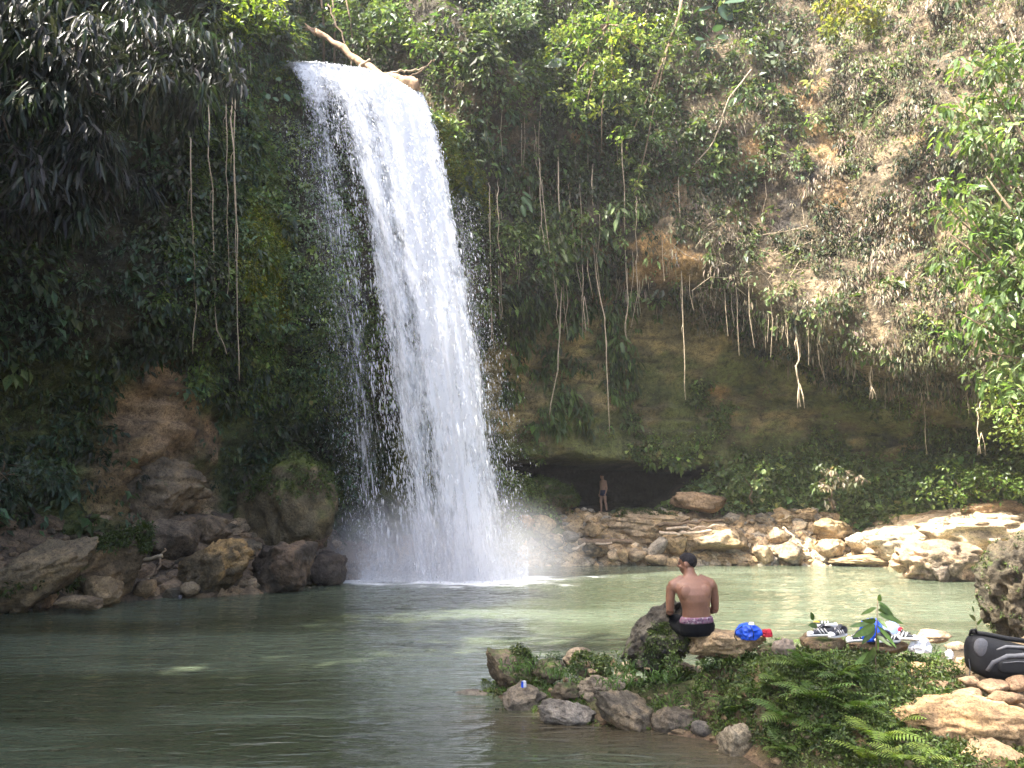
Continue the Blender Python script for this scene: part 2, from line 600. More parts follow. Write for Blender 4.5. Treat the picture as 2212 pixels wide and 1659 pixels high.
def grid(x0, x1, y0, y1, st):
    xs, ys = np.arange(x0, x1 + st / 2, st), np.arange(y0, y1 + st / 2, st)
    X, Y = np.meshgrid(xs, ys, indexing='ij')
    n = len(ys)
    i, j = np.meshgrid(np.arange(len(xs) - 1), np.arange(n - 1), indexing='ij')
    a = (i * n + j).ravel()
    return np.stack([X.ravel(), Y.ravel(), np.zeros(X.size)], 1), np.stack([a, a + n, a + n + 1, a + 1], 1)


def bank_h(P):
    d = -sdist(P, POOL)
    q3 = np.stack([P[:, 0], P[:, 1], 0 * P[:, 0]], 1)
    lin = 0.82 * d + 0.35 * fbm(q3 * 0.5, 3, 73)
    stp = lin * 2.6 + 0.6 * fbm(q3 * 1.1, 3, 74)
    land = np.minimum(lin * 0.45 + 0.55 * (np.floor(stp) + sstep(0.55, 1.0, stp % 1.0)) / 2.6, 2.1 + 0.06 * d)
    n1 = fbm(np.stack([P[:, 0], P[:, 1], 0 * P[:, 0]], 1) * 0.8, 4, 71)
    n2 = ridged(np.stack([P[:, 0], P[:, 1], 0 * P[:, 0]], 1) * 1.7, 3, 72) - 0.6
    return np.where(d > 0, land + (0.22 * n1 + 0.25 * n2) * sstep(0, 0.6, d), np.maximum(-1.5, 0.55 * d))


GV, GF = grid(-19, 24, 8, 40, 0.15)
GV[:, 2] = bank_h(GV) - 0.25
qn = GV * [1, 1, 1]
g1 = fbm(qn * 0.9, 4, 75)
gcol = mixc((0.32, 0.23, 0.13), (0.47, 0.36, 0.22), sstep(-0.3, 0.3, g1))
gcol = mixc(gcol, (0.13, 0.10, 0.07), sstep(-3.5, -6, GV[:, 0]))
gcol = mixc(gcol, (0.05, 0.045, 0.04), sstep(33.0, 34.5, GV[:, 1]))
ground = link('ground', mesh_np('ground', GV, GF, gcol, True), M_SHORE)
tag(ground, 'stony banks and bed of the plunge pool', 'ground', kind='structure')


def spit_h(P):
    d = sdist(P, SPIT)
    q = np.stack([P[:, 0], P[:, 1], 0 * P[:, 0]], 1)
    top = np.interp(P[:, 0], [-0.5, 0.6, 1.2, 1.7, 2.3, 3.2, 5, 8], [0.10, 0.16, 0.27, 0.52, 0.68, 0.72, 0.66, 0.8])
    top = top - 0.30 * sstep(8.1, 6.2, P[:, 1]) + 0.10 * sstep(3.8, 5.0, P[:, 0]) * sstep(8.5, 7.0, P[:, 1])
    h = top * sstep(-0.12, 0.75, d) ** 0.8
    h = h + 0.16 * np.exp(-(((P[:, 0] - 3.0) / 0.8) ** 2 + ((P[:, 1] - 7.45) / 0.6) ** 2))
    h = h + (0.10 * fbm(q * 1.7, 3, 81) + 0.20 * (ridged(q * 2.2, 3, 82) - 0.6) + 0.025 * fbm(q * 9, 3, 83)) * sstep(-0.1, 0.3, d)
    return np.where(d > -0.4, h, h + 0.8 * (d + 0.4)) - 0.06


SV, SF = grid(-1.4, 9.0, 3.0, 11.6, 0.06)
SV[:, 2] = spit_h(SV)
s1 = fbm(SV * [2, 2, 2], 4, 85)
s2 = fbm(SV * [0.9, 0.9, 0.9], 3, 86)
scol = mixc((0.085, 0.066, 0.042), (0.21, 0.155, 0.095), sstep(-0.3, 0.4, s1))
scol = mixc(scol, (0.045, 0.06, 0.02), 0.8 * sstep(-0.25, 0.2, s2) * sstep(4.6, 3.6, SV[:, 0]))
scol = mixc(scol, (0.12, 0.085, 0.055), sstep(0.1, 0.0, SV[:, 2]))
spit = link('spit_ground', mesh_np('spit_ground', SV, SF, scol, True), M_GROUND)
tag(spit, 'low rocky earth spit in the foreground reaching into the pool', 'ground', kind='structure')
sbvh = BVHTree.FromPolygons([tuple(v) for v in SV], [tuple(f) for f in SF])


def spit_z(x, y):
    h = sbvh.ray_cast(Vector((x, y, 6)), Vector((0, 0, -1)))
    return h[0].z if h[0] else 0.0


def spit_hit(px, py):
    h = sbvh.ray_cast(Vector((0, 0, CAM_H)), Vector(ray(px, py)).normalized())
    return np.array(h[0]) if h[0] else onz(px, py, 0.6)


# ================================================================== WATER
BASE_L, BASE_R = onz(815, 1255), onz(1100, 1250)
WV, WF = grid(-15, 19.5, 3.0, 33.0, 0.125)
q = np.stack([WV[:, 0] * 0.5, WV[:, 1] * 1.25, 0 * WV[:, 0]], 1)
bc = (BASE_L + BASE_R) / 2
bd = np.hypot((WV[:, 0] - bc[0]) / 1.0, (WV[:, 1] - bc[1]) * 1.5)
amp = 0.008 + 0.016 * np.exp(-bd / 9) + 0.06 * np.exp(-(bd / 2.3) ** 2)
WV[:, 2] = amp * (fbm(q * 1.6, 3, 91) + 0.7 * fbm(q * 4.2, 2, 92))
shal = sstep(-1.3, -0.15, sdist(WV, SPIT)) * sstep(9.5, 8.2, WV[:, 1])
fn = fbm(np.stack([WV[:, 0] * 1.2, WV[:, 1] * 2.0, 0 * WV[:, 0]], 1), 4, 93)
seg = np.hypot((WV[:, 0] - bc[0]) / 1.55, (WV[:, 1] - bc[1] - 0.2))
foam = np.clip(1.45 - seg / 2.0 + 0.7 * fn, 0, 1)
str_ = np.hypot((WV[:, 0] - bc[0] - 2.6) / 3.2, (WV[:, 1] - bc[1] - 0.9) / 0.75)
foam = np.maximum(foam, 0.75 * np.clip(1.1 - str_ + 0.9 * fn, 0, 1))
silt = fbm(np.stack([WV[:, 0] * 0.22, WV[:, 1] * 0.6, 0 * WV[:, 0]], 1), 4, 94)
wcol = mixc((0.036, 0.044, 0.024), (0.108, 0.134, 0.092), np.clip(sstep(-0.35, 0.35, silt) * 0.6 + 0.4 * sstep(-2, 6, WV[:, 0]), 0, 1))
wcol = mixc(wcol, (0.055, 0.042, 0.026), 0.85 * shal)
wm, nt, p = new_mat('pool_water')
a = node(nt, 'ShaderNodeAttribute', attribute_name='col')
fo = node(nt, 'ShaderNodeAttribute', attribute_name='foam')
geo = node(nt, 'ShaderNodeNewGeometry').outputs['Position']
mp = node(nt, 'ShaderNodeMapping'); mp.inputs['Scale'].default_value = (0.42, 1.5, 1)
nt.links.new(geo, mp.inputs[0])
fnz = noise_node(nt, 5.0, 8, 0.75, geo)
mth = node(nt, 'ShaderNodeMath', operation='MULTIPLY_ADD'); mth.inputs[1].default_value = 1.6; mth.inputs[2].default_value = -0.95
nt.links.new(fnz.outputs[0], mth.inputs[0])
ad = node(nt, 'ShaderNodeMath', operation='ADD'); nt.links.new(mth.outputs[0], ad.inputs[0])
m2 = node(nt, 'ShaderNodeMath', operation='MULTIPLY'); m2.inputs[1].default_value = 2.0
nt.links.new(fo.outputs['Fac'], m2.inputs[0]); nt.links.new(m2.outputs[0], ad.inputs[1])
m3 = node(nt, 'ShaderNodeMath', operation='MULTIPLY', use_clamp=True); nt.links.new(ad.outputs[0], m3.inputs[0]); nt.links.new(fo.outputs['Fac'], m3.inputs[1])
mx = node(nt, 'ShaderNodeMix', data_type='RGBA')
nt.links.new(m3.outputs[0], mx.inputs[0]); nt.links.new(a.outputs['Color'], mx.inputs[6]); mx.inputs[7].default_value = (0.82, 0.85, 0.86, 1)
nt.links.new(mx.outputs[2], p.inputs['Base Color'])
rmx = node(nt, 'ShaderNodeMath', operation='MULTIPLY_ADD'); rmx.inputs[1].default_value = 0.6; rmx.inputs[2].default_value = 0.02
nt.links.new(m3.outputs[0], rmx.inputs[0]); nt.links.new(rmx.outputs[0], p.inputs['Roughness'])
p.inputs['IOR'].default_value = 1.33
p.inputs['Specular IOR Level'].default_value = 0.8
wv1 = noise_node(nt, 3.2, 2, 0.5, mp.outputs[0], 0.9)
wv2 = noise_node(nt, 9.0, 3, 0.6, mp.outputs[0], 0.3)
sm = node(nt, 'ShaderNodeMath', operation='MULTIPLY_ADD'); sm.inputs[1].default_value = 0.22
nt.links.new(wv2.outputs[0], sm.inputs[0]); nt.links.new(wv1.outputs[0], sm.inputs[2])
bp = node(nt, 'ShaderNodeBump'); bp.inputs['Strength'].default_value = 1.0; bp.inputs['Distance'].default_value = 0.065
nt.links.new(sm.outputs[0], bp.inputs['Height']); nt.links.new(bp.outputs[0], p.inputs['Normal'])
pool = link('water', mesh_np('water', WV, WF, wcol, True, {'foam': foam}), wm)
tag(pool, 'murky green plunge pool below the waterfall', 'water', kind='structure')

# ================================================================== WATERFALL
LIP_L, LIP_R = at(622, 135, 23.2), at(903, 200, 24.7)
G = 9.81


def fall_point(u, tf, dn=0.0, spread=0.0):
    """u along the lip, tf fraction of the fall time, dn distance in front of the main sheet"""
    bend = np.stack([0.1 * np.sin(u * 9), 0.3 * np.sin(u * 7 + 1), 0.12 * np.sin(u * 11)], -1)
    lip = LIP_L + (LIP_R - LIP_L) * u[:, None] + bend * 0.5
    lip[:, 2] = lip[:, 2] + 0.25 * np.sin(np.pi * np.clip(u, 0, 1)) + 0.1
    land = BASE_L + (BASE_R - BASE_L) * u[:, None]
    T = np.sqrt(2 * lip[:, 2] / G)
    t = tf * T
    vel = (land - lip)[:, :2] / T[:, None]
    th = T * tf ** 1.35
    x = lip[:, 0] + vel[:, 0] * th + dn * tf * 0.15
    y = lip[:, 1] + vel[:, 1] * th - dn * tf
    z = lip[:, 2] - 0.5 * G * t * t
    return np.stack([x, y, z], 1), np.stack([vel[:, 0], vel[:, 1] - dn / T, -G * t], 1)


def water_white(name, alpha_nodes=False, density=1.0, seed=0.0, clear=0.0):
    m, nt, p = new_mat(name)
    nt.nodes.remove(p)
    d = node(nt, 'ShaderNodeBsdfDiffuse'); d.inputs[0].default_value = (0.86, 0.88, 0.92, 1)
    t = node(nt, 'ShaderNodeBsdfTranslucent'); t.inputs[0].default_value = (0.86, 0.88, 0.92, 1)
    g = node(nt, 'ShaderNodeBsdfGlossy'); g.inputs['Roughness'].default_value = 0.25; g.inputs[0].default_value = (0.9, 0.9, 0.9, 1)
    m1 = node(nt, 'ShaderNodeMixShader'); m1.inputs[0].default_value = 0.5
    nt.links.new(d.outputs[0], m1.inputs[1]); nt.links.new(t.outputs[0], m1.inputs[2])
    m2 = node(nt, 'ShaderNodeMixShader'); m2.inputs[0].default_value = 0.06
    nt.links.new(m1.outputs[0], m2.inputs[1]); nt.links.new(g.outputs[0], m2.inputs[2])
    out = m2.outputs[0]
    if clear:
        tr = node(nt, 'ShaderNodeBsdfTransparent')
        m4 = node(nt, 'ShaderNodeMixShader'); m4.inputs[0].default_value = clear
        nt.links.new(out, m4.inputs[1]); nt.links.new(tr.outputs[0], m4.inputs[2])
        out = m4.outputs[0]
    if alpha_nodes:
        uu = node(nt, 'ShaderNodeAttribute', attribute_name='u').outputs['Fac']
        vv = node(nt, 'ShaderNodeAttribute', attribute_name='v').outputs['Fac']
        dn = node(nt, 'ShaderNodeAttribute', attribute_name='dens').outputs['Fac']
        cb = node(nt, 'ShaderNodeCombineXYZ'); cb.inputs[2].default_value = seed
        nt.links.new(uu, cb.inputs[0]); nt.links.new(vv, cb.inputs[1])
        n1 = noise_node(nt, 1.0, 6, 0.62, cb.outputs[0], 0.35)
        mp = node(nt, 'ShaderNodeMapping'); mp.inputs['Scale'].default_value = (3.2, 4.2, 1)
        nt.links.new(cb.outputs[0], mp.inputs[0])
        n2 = noise_node(nt, 1.0, 5, 0.7, mp.outputs[0], 0.3)
        s = node(nt, 'ShaderNodeMath', operation='MULTIPLY_ADD'); s.inputs[1].default_value = 0.55
        nt.links.new(n2.outputs[0], s.inputs[0]); nt.links.new(n1.outputs[0], s.inputs[2])      # ~0.78 mean
        sb = node(nt, 'ShaderNodeMath', operation='ADD'); nt.links.new(s.outputs[0], sb.inputs[0]); nt.links.new(dn, sb.inputs[1])
        mr = node(nt, 'ShaderNodeMapRange'); mr.inputs[1].default_value = 0.92; mr.inputs[2].default_value = 1.14
        mr.inputs[3].default_value = 0; mr.inputs[4].default_value = density
        nt.links.new(sb.outputs[0], mr.inputs[0])
        tr = node(nt, 'ShaderNodeBsdfTransparent')
        m3 = node(nt, 'ShaderNodeMixShader')
        nt.links.new(mr.outputs[0], m3.inputs[0]); nt.links.new(tr.outputs[0], m3.inputs[1]); nt.links.new(out, m3.inputs[2])
        out = m3.outputs[0]
    nt.links.new(out, nt.nodes['Material Output'].inputs[0])
    return m


falls = empty('waterfall', tuple((BASE_L + BASE_R) / 2))
tag(falls, 'tall white waterfall leaping from the cliff rim into the pool', 'waterfall')
fo_ = np.array(falls.location)


def dens_u(u, tf):
    """how much water there is at each place of the lip; thin veil at the left, thick in the right half"""
    d = np.interp(u, [-0.05, 0.0, 0.07, 0.16, 0.24, 0.32, 0.40, 0.50, 0.58, 0.75, 0.90, 0.97, 1.03], [-.2, 0.10, .24, .10, .12, .30, .36, .22, .44, .52, .42, .24, -.2])
    d = d - 0.16 * sstep(0.2, 0.5, tf) * sstep(0.34, 0.2, u) - 0.10 * sstep(0.3, 1, tf)
    d = d + 0.34 * sstep(0.34, 0.05, tf) * sstep(0.0, 0.12, u)
    return d


def sheet(k, dn, seed, density, nu=70, nv=150):
    u = np.linspace(-0.02, 1.02, nu)
    v = np.linspace(0.0, 1.0, nv)
    U, Vv = [x.ravel() for x in np.meshgrid(u, v, indexing='ij')]
    P, _ = fall_point(U, Vv, dn)
    P[:, 1] += 0.12 * fbm(np.stack([U * 12, Vv * 5, 0 * U + seed], 1), 3, 7) * (0.3 + Vv)
    P[:, 0] += 0.10 * fbm(np.stack([U * 10, Vv * 6, 0 * U + seed + 5], 1), 3, 8) * Vv
    i, j = np.meshgrid(np.arange(nu - 1), np.arange(nv - 1), indexing='ij')
    a = (i * nv + j).ravel()
    F = np.stack([a, a + nv, a + nv + 1, a + 1], 1)
    dd = dens_u(U, Vv)
    me = mesh_np('curtain', P - fo_, F, None, True, {'u': U * 16.0, 'v': Vv * 19.0 + 0.7 * np.sin(U * 9), 'dens': dd})
    link('curtain', me, water_white('falling_water_%d' % k, True, density, seed), falls)



def veil(k, u0, u1, dn, seed, density, t0, nu=36, nv=120):
    """thin drifting spray at the sides of the main column"""
    u = np.linspace(u0, u1, nu)
    v = np.linspace(t0, 1.0, nv)
    U, Vv = [x.ravel() for x in np.meshgrid(u, v, indexing='ij')]
    P, _ = fall_point(U, Vv, dn)
    P[:, 1] += 0.25 * fbm(np.stack([U * 12, Vv * 5, 0 * U + seed], 1), 3, 7)
    i, j = np.meshgrid(np.arange(nu - 1), np.arange(nv - 1), indexing='ij')
    a = (i * nv + j).ravel()
    F = np.stack([a, a + nv, a + nv + 1, a + 1], 1)
    s = (U - u0) / (u1 - u0)
    dd = 0.20 - 0.42 * np.abs(2 * s - 1) ** 1.5 - 0.35 * sstep(t0 + 0.15, t0, Vv)
    me = mesh_np('curtain', P - fo_, F, None, True, {'u': U * 70.0, 'v': Vv * 34.0, 'dens': dd})
    link('curtain', me, water_white('drifting_spray_%d' % k, True, density, seed), falls)


sheet(0, -0.25, 1.7, 0.96)
sheet(1, 0.1, 7.3, 0.92)
sheet(2, 0.5, 13.1, 0.8)
veil(3, -0.26, 0.30, -0.1, 21.5, 0.5, 0.30)
veil(4, 0.90, 1.12, 0.2, 33.3, 0.42, 0.42)


def drops(name, n, ufn, dnfn, size, seed, tmin=0.02, keep=None):
    r = np.random.default_rng(seed)
    u = ufn(r, n)
    tf = np.sqrt(r.uniform(tmin ** 2, 1.0, n))
    tf = np.where(r.random(n) < 0.4, r.uniform(tmin, 1, n), tf)
    if keep is not None:
        k = keep(u, tf, r)
        u, tf = u[k], tf[k]
        n = len(u)
    P, D = fall_point(u, tf, dnfn(r, n))
    P = P + r.normal(0, 1, (n, 3)) * (0.03 + 0.10 * tf[:, None]) * [1, 1, 0.6]
    D = unit(D + r.normal(0, 0.9, (n, 3)))
    S = unit(np.cross(D, r.normal(0, 1, (n, 3))))
    T = np.cross(D, S)
    w = size * r.lognormal(0, 0.55, n)
    L = w * r.uniform(1.5, 4.5, n) * (0.8 + 1.2 * tf)
    V = np.stack([P + D * L[:, None], P + S * w[:, None], P - S * (w * .5)[:, None] + T * (w * .87)[:, None],
                  P - S * (w * .5)[:, None] - T * (w * .87)[:, None], P - D * (L * 0.6)[:, None]], 1)
    b = np.arange(n)[:, None] * 5
    F = np.concatenate([b + np.array(f) for f in ((0, 1, 2), (0, 2, 3), (0, 3, 1), (4, 2, 1), (4, 3, 2), (4, 1, 3))], 0)
    me = mesh_np(name, V.reshape(-1, 3) - fo_, F)
    o = link(name, me, M_DROP, falls)
    tag(o, kind='stuff')


M_DROP = water_white('water_drops', clear=0.35)


def keep_main(u, tf, r):
    c = fbm(np.stack([u * 14, tf * 6, 0 * u], 1), 3, 3)
    return r.random(len(u)) < np.clip(0.30 + 1.9 * dens_u(u, tf) + 0.9 * c, 0.02, 1)


drops('spray', 66000, lambda r, n: r.uniform(-0.02, 1.0, n), lambda r, n: r.normal(0.15, 0.36, n), 0.0085, 5, 0.02, keep_main)
drops('spray', 9000, lambda r, n: r.normal(0.02, 0.09, n) - 0.16 * r.random(n), lambda r, n: r.normal(0.0, 0.35, n), 0.0036, 6, 0.35)
drops('spray', 5000, lambda r, n: 1.0 + np.abs(r.normal(0, 0.10, n)), lambda r, n: r.normal(0.1, 0.4, n), 0.0042, 7, 0.48)

# splash thrown up where the water lands
r = np.random.default_rng(9)
n = 22000
P = BASE_L + (BASE_R - BASE_L) * r.uniform(-0.12, 1.15, n)[:, None]
P[:, 1] += r.normal(0, 0.55, n)
P[:, 2] = np.abs(r.normal(0, 1, n)) ** 1.5 * 0.42
w = 0.009 * r.lognormal(0, 0.5, n)
D, S = unit(r.normal(0, 1, (n, 3))), unit(r.normal(0, 1, (n, 3)))
S = unit(np.cross(D, S)); T = np.cross(D, S)
V = np.stack([P + D * (w * 2)[:, None], P + S * w[:, None], P - S * (w * .5)[:, None] + T * (w * .87)[:, None], P - S * (w * .5)[:, None] - T * (w * .87)[:, None]], 1)
b = np.arange(n)[:, None] * 4
F = np.concatenate([b + np.array(f) for f in ((0, 1, 2), (0, 2, 3), (0, 3, 1), (1, 3, 2))], 0)
tag(link('splash', mesh_np('splash', V.reshape(-1, 3) - fo_, F), M_DROP, falls), kind='stuff')

# mist hanging over the landing place: a closed body of thin air-borne spray
mm, nt, p = new_mat('mist')
nt.nodes.remove(p)
pv = node(nt, 'ShaderNodeVolumePrincipled')
pv.inputs['Color'].default_value = (0.93, 0.95, 1.0, 1)
tc = node(nt, 'ShaderNodeTexCoord').outputs['Object']
ln = node(nt, 'ShaderNodeVectorMath', operation='LENGTH'); nt.links.new(tc, ln.inputs[0])
mr = node(nt, 'ShaderNodeMapRange'); mr.inputs[1].default_value = 1.0; mr.inputs[2].default_value = 0.1; mr.inputs[3].default_value = 0; mr.inputs[4].default_value = 1
nt.links.new(ln.outputs['Value'], mr.inputs[0])
pw = node(nt, 'ShaderNodeMath', operation='POWER'); pw.inputs[1].default_value = 1.6; nt.links.new(mr.outputs[0], pw.inputs[0])
ml = node(nt, 'ShaderNodeMath', operation='MULTIPLY'); ml.inputs[1].default_value = 0.65; nt.links.new(pw.outputs[0], ml.inputs[0])
nt.links.new(ml.outputs[0], pv.inputs['Density'])
nt.links.new(pv.outputs[0], nt.nodes['Material Output'].inputs['Volume'])
mist = link('mist', MB().ball((0, 0, 0), 1.0, None, 32, 20).mesh('mist'), mm)
mist.location = tuple((BASE_L + BASE_R) / 2 + np.array([0.0, -0.2, 0.6]))
mist.scale = (5.0, 2.8, 2.6)
tag(mist, 'pale mist of spray hanging over the foot of the waterfall', 'mist', kind='stuff')

# stream above the lip
rv, rf = [], []
lipd = unit(LIP_R - LIP_L)
back = np.array([-lipd[1], lipd[0], 0]); back = back if back[1] > 0 else -back
for i, b_ in enumerate((-0.05, 1.5, 4.0, 8.0)):
    for k in range(9):
        u_ = k / 8
        pnt = fall_point(np.array([u_]), np.array([0.0]))[0][0] + unit(back * 1.0 + np.array([-0.9, 0.2, 0])) * b_
        rv.append((pnt[0], pnt[1], pnt[2] - 0.02 - 0.01 * b_))
for i in range(3):
    for k in range(8):
        rf.append((i * 9 + k, i * 9 + k + 1, (i + 1) * 9 + k + 1, (i + 1) * 9 + k))
river = link('stream', mesh_np('stream', np.array(rv), np.array(rf), np.tile((0.12, 0.13, 0.09), (len(rv), 1)), True, {'foam': np.full(len(rv), 0.6)}), wm)
tag(river, 'shallow stream running to the rim of the falls', 'stream', kind='structure')
# ================================================================== LEAVES
def leaf_arrays(P, A, N, L, W, bend=0.25, fold=0.18, kind='quad'):
    """leaves as small folded blades; kind 'quad' 2 triangles, 'long' 4 triangles with a droop"""
    n = len(P)
    A = unit(A)
    S = unit(np.cross(A, N))
    N = np.cross(S, A)
    L = np.broadcast_to(L, (n,))[:, None]
    W = np.broadcast_to(W, (n,))[:, None]
    dn = np.array([0, 0, -1.0])
    if kind == 'quad':
        V = np.stack([P, P + A * L * .45 + S * W * .5 + N * W * fold, P + A * L + dn * L * bend * 0.4, P + A * L * .45 - S * W * .5 + N * W * fold], 1)
        F = [(0, 1, 2), (0, 2, 3)]
    else:
        V = np.stack([P, P + A * L * .28 + S * W * .42 + N * W * fold, P + A * L * .28 - S * W * .42 + N * W * fold,
                      P + A * L * .66 + S * W * .40 + dn * L * bend * .45 + N * W * fold, P + A * L * .66 - S * W * .40 + dn * L * bend * .45 + N * W * fold,
                      P + A * L * .96 + dn * L * bend, P + A * L * .30, P + A * L * .66 + dn * L * bend * .42], 1)
        F = [(0, 1, 6), (0, 6, 2), (1, 3, 7), (1, 7, 6), (6, 7, 4), (6, 4, 2), (3, 5, 7), (7, 5, 4)]
    k = V.shape[1]
    b = np.arange(n)[:, None] * k
    return V.reshape(-1, 3), np.concatenate([b + np.array(f) for f in F], 0), k


def leaf_mesh(name, P, A, N, L, W, col, bend=0.25, fold=0.18, kind='quad'):
    V, F, k = leaf_arrays(P, A, N, L, W, bend, fold, kind)
    return mesh_np(name, V, F, np.repeat(col, k, axis=0))


def vary(base, n, r, amt=0.3, hue=0.12):
    c = np.asarray(base)[None] * np.exp(r.normal(0, amt, (n, 1))) * np.exp(r.normal(0, hue, (n, 3)))
    return np.clip(c, 0.004, 0.8)


def clump_leaves(P0, N0, rad, m, r, droop=0.5, lift=0.3, spread=0.45, jit=0.25):
    """m leaves on the outer dome of each clump"""
    n = len(P0)
    P0, N0, rad = np.repeat(P0, m, 0), np.repeat(N0, m, 0), np.repeat(rad, m)
    d = unit(r.normal(0, 1, (n * m, 3)))
    dt = np.sum(d * N0, 1)
    d = np.where((dt < -0.1)[:, None], d - 2 * dt[:, None] * N0, d)
    P = P0 + N0 * (rad * lift)[:, None] + d * (rad * r.uniform(0.45, 1.0, n * m))[:, None]
    A = unit(d * 0.7 + np.array([0, 0, -1.0]) * droop + r.normal(0, spread, (n * m, 3)))
    N = unit(d + np.array([0, 0, 0.7]) + r.normal(0, spread, (n * m, 3)))
    return P, A, N


def sample_cliff(w, n, r):
    p = w * CFA
    p = p / p.sum()
    i = r.choice(len(CFC), n, p=p)
    F = CF[i]
    a, b = r.random((n, 1)), r.random((n, 1))
    P = (CV[F[:, 0]] * (1 - a) + CV[F[:, 1]] * a) * (1 - b) + (CV[F[:, 3]] * (1 - a) + CV[F[:, 2]] * a) * b
    return P, CFN[i]


fx, fy, fz = CFC.T
f_rec = c_rec[CF].mean(1)
f_cave = c_cave[CF].max(1)
f_up = c_up[CF].mean(1)
v1 = fbm(CFC * 0.45, 3, 101)
v2 = fbm(CFC * 1.3, 3, 102)
bare = np.maximum.reduce([blob(CFC, OCHRE_SPOTS) * 0.9, blob(CFC, SLIP_SPOTS), blob(CFC, MOSS_SPOTS) * 0.85, blob(CFC, BLACK_SPOTS)])
# only what can be seen from in and around the pool needs leaves
vis = ((fx > -0.78 * fy - 1.5) & (fx < 0.78 * fy + 1.5) & (fy > 8) & (fz > 0.5)).astype(float) * (f_cave < 0.2)
wetband = np.exp(-(((fx - (-5.0)) / 2.0) ** 2)) * (fy > 22)


def cover(name, label, w, n, rad, m, Lr, Wr, cols, mat, seed, droop=0.5, bend=0.3, spread=0.45, amt=0.28, cat='foliage', lift=0.3):
    r = np.random.default_rng(seed)
    P0, N0 = sample_cliff(w * vis, n, r)
    rr = r.uniform(rad[0], rad[1], n)
    P, A, N = clump_leaves(P0, N0, rr, m, r, droop, lift, spread)
    k = len(P)
    pick = np.clip(fbm(P0 * 0.6, 2, seed) * 1.6 + r.normal(0, 0.35, n) + 0.5, 0, 0.999)
    base = np.asarray(cols)[(pick * len(cols)).astype(int)]
    base = base * np.exp(r.normal(0, 0.22, (n, 1)))
    c = np.clip(np.repeat(base, m, 0) * np.exp(r.normal(0, amt, (k, 1))) * np.exp(r.normal(0, 0.08, (k, 3))), 0.003, 0.7)
    sz = np.repeat(np.clip(np.exp(r.normal(-0.05, 0.38, n)), 0.45, 1.8), m)            # every clump its own kind of leaf
    wd = np.repeat(r.uniform(Wr[0], Wr[1], n), m)
    L = r.uniform(Lr[0], Lr[1], k) * sz
    o = link(name, leaf_mesh(name, P, A, N, L, L * wd * r.uniform(0.85, 1.15, k), c, bend), mat)
    tag(o, label, cat, kind='stuff')
    return o


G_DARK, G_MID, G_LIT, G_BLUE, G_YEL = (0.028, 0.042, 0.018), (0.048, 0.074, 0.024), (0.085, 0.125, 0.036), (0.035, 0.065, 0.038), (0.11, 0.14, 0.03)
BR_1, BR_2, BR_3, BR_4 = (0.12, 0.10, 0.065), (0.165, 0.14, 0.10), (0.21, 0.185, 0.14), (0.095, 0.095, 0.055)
right = sstep(3.0, 7.0, fx - 1.2 * (fz < 9))
lft = (fx < -4.5)
w_left = lft * np.where((fx > -8.2) & (fz > 5.5) & (fz < 16.5), 0.08, 1.0) * (1 - bare) * (0.35 + sstep(-0.4, 0.3, v1 + v2 * .5)) * np.where(fz < 6.5, 0.8, 1.0)
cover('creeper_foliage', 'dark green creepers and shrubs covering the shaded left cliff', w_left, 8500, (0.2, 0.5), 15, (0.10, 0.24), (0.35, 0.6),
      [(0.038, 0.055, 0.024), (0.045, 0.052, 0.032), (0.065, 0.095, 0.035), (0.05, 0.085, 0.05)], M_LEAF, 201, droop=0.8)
w_wet = np.where((fx > -9.5) & (fx < -1.2) & (fy > 20), np.where(fx < -5, 1.6, 1.0), 0.0) * (1 - bare) * (fz > 5.5) * (fz < 17) * (0.3 + sstep(-0.3, 0.3, v2 + v1))
cover('wet_wall_foliage', 'fresh green small-leaved growth on the wet wall beside and behind the falls', w_wet, 6000, (0.12, 0.3), 14, (0.07, 0.14), (0.5, 0.8),
      [(0.12, 0.175, 0.055), (0.15, 0.21, 0.07), (0.17, 0.23, 0.075), (0.12, 0.18, 0.095)], M_LEAF, 202, droop=0.5)
w_mid = (fx > -2.0) * (1 - 0.75 * right) * (1 - bare) * (1 - f_rec) * (0.25 + sstep(-0.3, 0.3, v1 + v2 * .7))
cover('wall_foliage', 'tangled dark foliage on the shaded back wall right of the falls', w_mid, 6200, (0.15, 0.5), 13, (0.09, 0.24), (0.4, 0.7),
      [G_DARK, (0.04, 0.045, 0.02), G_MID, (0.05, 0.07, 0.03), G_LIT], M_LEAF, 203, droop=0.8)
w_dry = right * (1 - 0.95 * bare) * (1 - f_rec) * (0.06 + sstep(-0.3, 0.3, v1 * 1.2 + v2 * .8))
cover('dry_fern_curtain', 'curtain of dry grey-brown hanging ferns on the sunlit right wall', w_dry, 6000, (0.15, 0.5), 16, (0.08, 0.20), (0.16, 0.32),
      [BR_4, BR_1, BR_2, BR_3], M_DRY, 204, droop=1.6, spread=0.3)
cover('wall_foliage', 'scattered green leaves among the dry ferns of the right wall', right * (1 - f_rec) * (1 - bare) * sstep(0.0, 0.4, v2 - v1), 1200, (0.15, 0.35), 10, (0.08, 0.18), (0.35, 0.6),
      [G_MID, G_LIT, G_YEL], M_LEAF, 205, droop=0.7)
w_rec = f_rec * (fx > -1.0) * (1 - bare) * sstep(-0.3, 0.25, v1 + .6 * v2 - 0.24 * (fz - 4.8)) * (fz > 1.6)
cover('undercut_foliage', 'low green herbs on the mossy rock of the shaded undercut', w_rec, 5200, (0.10, 0.28), 11, (0.07, 0.17), (0.5, 0.85),
      [(0.08, 0.11, 0.035), (0.10, 0.125, 0.042), (0.11, 0.15, 0.045), (0.13, 0.17, 0.055)], M_LEAF, 206, droop=0.5)
